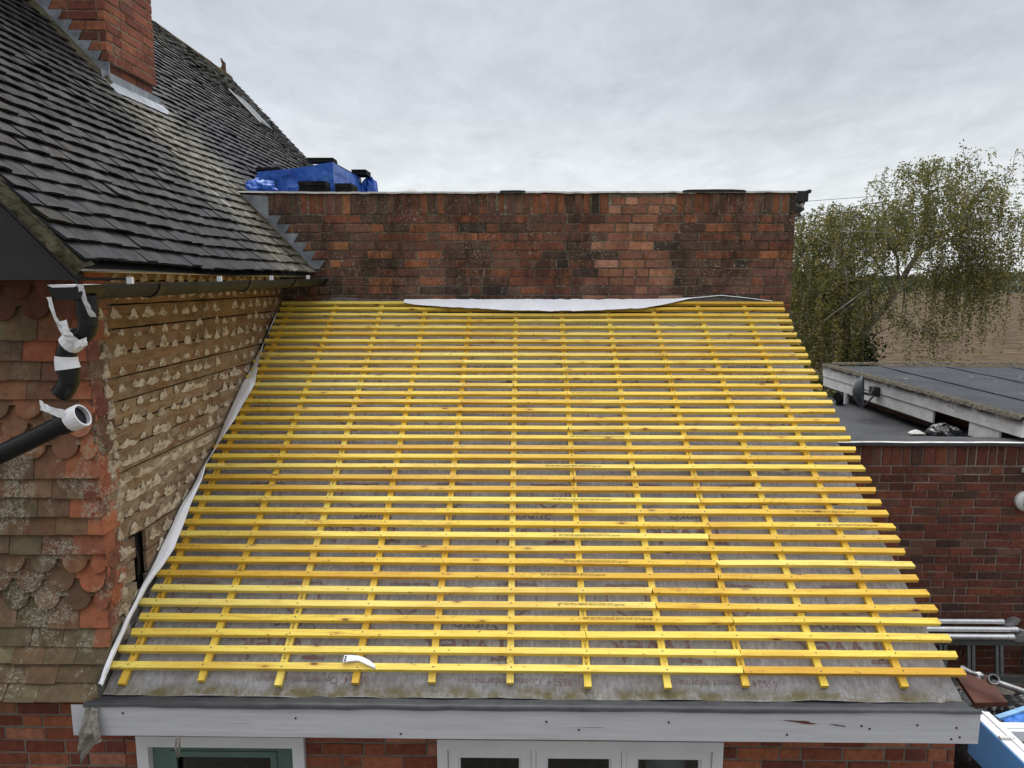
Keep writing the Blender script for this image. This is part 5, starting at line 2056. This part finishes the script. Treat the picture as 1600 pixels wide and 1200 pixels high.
# little white curved handle on the battens
hd = thing('tool_handle', (-0.84, 3.42, 2.48), 'small white curved tool handle lying on the lowest battens', 'tool handle')
mb = MB()
pts = [(-0.926, 0.112), (-0.89, 0.116), (-0.85, 0.116), (-0.82, 0.105), (-0.785, 0.088), (-0.755, 0.070)]
wid = [0.019, 0.016, 0.013, 0.014, 0.013, 0.007]
top, bot = [], []
for (x, s), w in zip(pts, wid):
    top.append(RP(x, s + w, 0.042)); bot.append(RP(x, s - w, 0.040))
n = len(pts)
lo = NR * -0.016
vs = top + bot + [p + lo for p in top] + [p + lo for p in bot]
fs = []
for i in range(n - 1):
    fs += [(i, n + i, n + i + 1, i + 1), (2 * n + i, 2 * n + i + 1, 3 * n + i + 1, 3 * n + i), (i, i + 1, 2 * n + i + 1, 2 * n + i), (n + i, 3 * n + i, 3 * n + i + 1, n + i + 1)]
fs += [(0, 2 * n, 3 * n, n), (n - 1, 2 * n - 1, 4 * n - 1, 3 * n - 1)]
mb.add(vs, fs)
mb.build('handle', MT['upvc'], hd)
mb = MB()
for ds_ in (-0.011, 0.0, 0.011):
    p = RP(-0.917, 0.112 + ds_, 0.0425)
    mb.add([p + V((dx, 0, 0)) * 1 + T * dt for dx, dt in ((-.004, -.0035), (.006, -.0035), (.006, .0035), (-.004, .0035))], [(0, 1, 2, 3)])
mb.build('slots', MT['ink_black'], hd)

# ------------------------------------------------------------------ birch
TX = lambda px: 5.89 + (px - 1240) * 0.0139
TZ = lambda py: 6.36 - (py - 300) * 0.0140
tree = thing('birch_tree', (TX(1325), 16.0, 0), 'weeping birch with thinning yellow-green leaves behind the flat roofs', 'tree')
LIMBS = [
    ([(1318, 760), (1330, 600), (1345, 552), (1375, 507), (1402, 470), (1426, 420), (1440, 395)], 0.20, 0.09, 0),
    ([(1405, 465), (1395, 430), (1380, 405), (1372, 370)], 0.07, 0.03, 0.1),
    ([(1415, 440), (1400, 400), (1375, 375), (1345, 350), (1310, 335)], 0.07, 0.02, -0.4),
    ([(1440, 397), (1452, 370), (1458, 330), (1462, 300), (1463, 275)], 0.07, 0.015, 0.2),
    ([(1440, 395), (1462, 378), (1490, 345), (1508, 310), (1520, 288)], 0.075, 0.015, -0.2),
    ([(1455, 385), (1500, 372), (1530, 362), (1550, 355)], 0.05, 0.012, 0.5),
    ([(1448, 375), (1432, 335), (1425, 305)], 0.05, 0.012, 0.6),
    ([(1345, 552), (1330, 500), (1318, 465), (1300, 430), (1285, 390), (1275, 345)], 0.09, 0.015, -0.7),
    ([(1335, 560), (1300, 520), (1275, 470), (1262, 420), (1258, 380)], 0.07, 0.015, 0.6),
    ([(1375, 507), (1350, 470), (1320, 455), (1290, 452)], 0.05, 0.012, -1.0),
    ([(1390, 490), (1430, 455), (1480, 428), (1515, 420), (1545, 425)], 0.05, 0.01, 0.9),
    ([(1360, 530), (1400, 505), (1425, 510), (1432, 530)], 0.03, 0.008, -0.6),
    ([(1330, 590), (1290, 560), (1262, 540)], 0.05, 0.01, 0.2),
]
mb = MB()
limb_pts = []
for li, (pl, r0, r1, dy) in enumerate(LIMBS):
    pts = []
    n = len(pl)
    for i, (px, py) in enumerate(pl):
        t = i / (n - 1)
        pts.append(V((TX(px), 16 + dy * 2 * t, TZ(py) if py < 700 else 0.0)))
    # subdivide with wobble
    fine_ = []
    for a, b in zip(pts, pts[1:]):
        for q in range(4):
            p = a.lerp(b, q / 4)
            fine_.append(p + V((0.04 * fbm(p.x * 2, p.z * 2, li), 0.05 * fbm(p.x * 2, p.z * 2, li + 9), 0.02 * fbm(p.z * 3, li))))
    fine_.append(pts[-1])
    m = len(fine_)
    r0, r1 = r0 * (0.62 if li == 0 else 0.5), r1 * 0.6
    mb.tube(fine_, [r0 + (r1 - r0) * (i / (m - 1)) ** 0.8 for i in range(m)], 8)
    limb_pts += fine_[m // 3:]
trunk_mb = mb
CL = [  # px, py, rx, ry (photo units), strands, droop metres
    (1445, 288, 45, 36, 75, 0.7), (1470, 262, 45, 16, 30, 0.6), (1520, 300, 42, 32, 80, 0.7), (1415, 268, 22, 16, 16, 0.6),
    (1480, 335, 70, 36, 120, 1.0), (1420, 345, 45, 36, 90, 1.0), (1552, 368, 26, 38, 46, 1.2), (1350, 345, 45, 28, 80, 0.9),
    (1305, 345, 38, 24, 60, 1.0), (1262, 355, 26, 32, 45, 1.0), (1290, 410, 52, 48, 150, 1.3), (1345, 410, 36, 42, 75, 1.0),
    (1265, 460, 34, 55, 110, 1.3), (1320, 480, 42, 48, 120, 1.1), (1362, 455, 22, 20, 30, 0.7), (1540, 425, 30, 26, 60, 1.5),
    (1495, 430, 32, 16, 34, 1.5), (1462, 440, 16, 14, 16, 1.0), (1455, 510, 24, 14, 24, 0.9), (1530, 392, 32, 24, 42, 0.9),
    (1395, 485, 14, 14, 6, 0.5), (1270, 540, 38, 34, 80, 0.7), (1305, 540, 26, 26, 50, 0.5), (1375, 370, 28, 26, 42, 0.6),
    (1560, 335, 16, 24, 12, 0.7), (1500, 395, 28, 20, 30, 0.7),
]
LC = [((0.115, 0.125, 0.034), 4), ((0.15, 0.155, 0.042), 4), ((0.20, 0.185, 0.052), 3), ((0.27, 0.22, 0.065), 1.6), ((0.075, 0.09, 0.03), 2.5), ((0.36, 0.28, 0.08), 0.6)]
leaf = MB()
for (px, py, rx, ry, ns, dr) in CL:
    for i in range(int(ns * 1.6)):
        a, rr = R.uniform(0, 2 * pi), sqrt(R.random())
        p = V((TX(px + cos(a) * rr * rx), 16 + R.gauss(0, 0.85), TZ(py + sin(a) * rr * ry)))
        L = dr * R.uniform(0.5, 1.25)
        az = R.uniform(0, 2 * pi)
        out = V((cos(az), sin(az), 0)) * R.uniform(0.03, 0.17)
        # mixed picked at random per strand
        wsel = R.random()
        pal = LC if wsel < 0.6 else (LC[:2] + LC[4:5] if wsel < 0.82 else LC[2:4] + LC[5:])
        st = []
        n = max(6, int(L / 0.021))
        for q in range(n):
            t = q / n
            pos = p + out * (1 - (1 - t) ** 2) + V((0, 0, 0.14 * L * sin(min(1, t * 3) * pi * 0.5) - L * t * t * 0.55 - L * 0.45 * t))
            pos += V((0.02 * fbm(t * 3, i), 0.02 * fbm(t * 3, i + 5), 0))
            st.append(pos)
            if R.random() < 0.86:
                c = jit(R.choices([c[0] for c in pal], [c[1] for c in pal])[0], .25)
                leaf_quad(leaf, pos + V((R.gauss(0, .035), R.gauss(0, .035), R.gauss(0, .03))), 0.050, c)
        if i % 3 == 0 and len(st) > 4:
            trunk_mb.tube([st[0], st[len(st) // 3], st[2 * len(st) // 3], st[-1]], [0.007, 0.006, 0.004, 0.002], 3, cap=False)
    # joining twigs from the nearest limb
    for i in range(max(3, ns // 9)):
        a, rr = R.uniform(0, 2 * pi), sqrt(R.random())
        p = V((TX(px + cos(a) * rr * rx), 16 + R.gauss(0, 0.7), TZ(py + sin(a) * rr * ry)))
        q = min(limb_pts, key=lambda w: (w - p).length + R.uniform(0, 0.3))
        md = q.lerp(p, 0.55) + V((R.gauss(0, .06), R.gauss(0, .06), 0.03))
        trunk_mb.tube([q, md, p], [0.016, 0.010, 0.004], 4, cap=False)
        for _ in range(40):
            t = R.uniform(0.35, 1.0)
            leaf_quad(leaf, md.lerp(p, t) + V((R.gauss(0, .06), R.gauss(0, .06), R.gauss(-.06, .08))), 0.05, jit(R.choices([c[0] for c in LC], [c[1] for c in LC])[0], .25))
trunk_mb.build('trunk', MT['bark'], tree)
leaf.build('crown', MT['leaf'], tree)

# ivy and scrub at the foot of the birch
iv = MB()
for i in range(2600):
    t = R.random()
    p = V((TX(1340), 15.9, TZ(600))).lerp(V((TX(1358), 15.9, TZ(532))), t)
    leaf_quad(iv, p + V((R.gauss(0, .20), R.gauss(0, .20), R.gauss(0, .10))), 0.085, jit(R.choice([(0.022, 0.038, 0.014), (0.03, 0.05, 0.018)]), .3))
tag(iv.build('ivy', MT['wood_leaf']), 'dark ivy clump wrapped round the foot of the birch trunk', 'ivy')
sh = MB()
for i in range(9000):
    x = R.uniform(5.3, 8.0)
    hz = 2.5 + 0.9 * fbm(x * 1.1, 2.0) - 0.45 * max(0, x - 7.0)
    zz1 = hz * (R.random() ** 0.6)
    p = V((x, 14.2 + R.gauss(0, 0.35), zz1))
    leaf_quad(sh, p, 0.085, jit(R.choice([(0.05, 0.065, 0.02), (0.075, 0.085, 0.026), (0.15, 0.13, 0.05), (0.20, 0.17, 0.09), (0.035, 0.05, 0.018)]), .3))
tag(sh.build('hedge', MT['wood_leaf']), 'ragged mixed hedge at the field edge behind the flat roof', 'hedge')

# overhead lines
for (a, b, lab) in (((-10, 42, 7.37), (62, 42, 12.8), 'thin overhead cable sagging across the sky behind the birch, upper of the two'), ((19, 42, 8.05), (62, 42, 8.0), 'thin overhead cable behind the birch, lower of the two')):
    a, b = V(a), V(b)
    mb = MB()
    run = [V((-10 - 14 * q, 42, a.z + 0.02 + 0.045 * q * q)) for q in range(6, 0, -1)] if a.x < 0 else []
    mb.tube(run + [a.lerp(b, t / 24) - V((0, 0, 0.35 * sin(t / 24 * pi))) for t in range(25)], 0.014, 5)
    tag(mb.build('overhead_cable', MT['wire']), lab, 'cable')
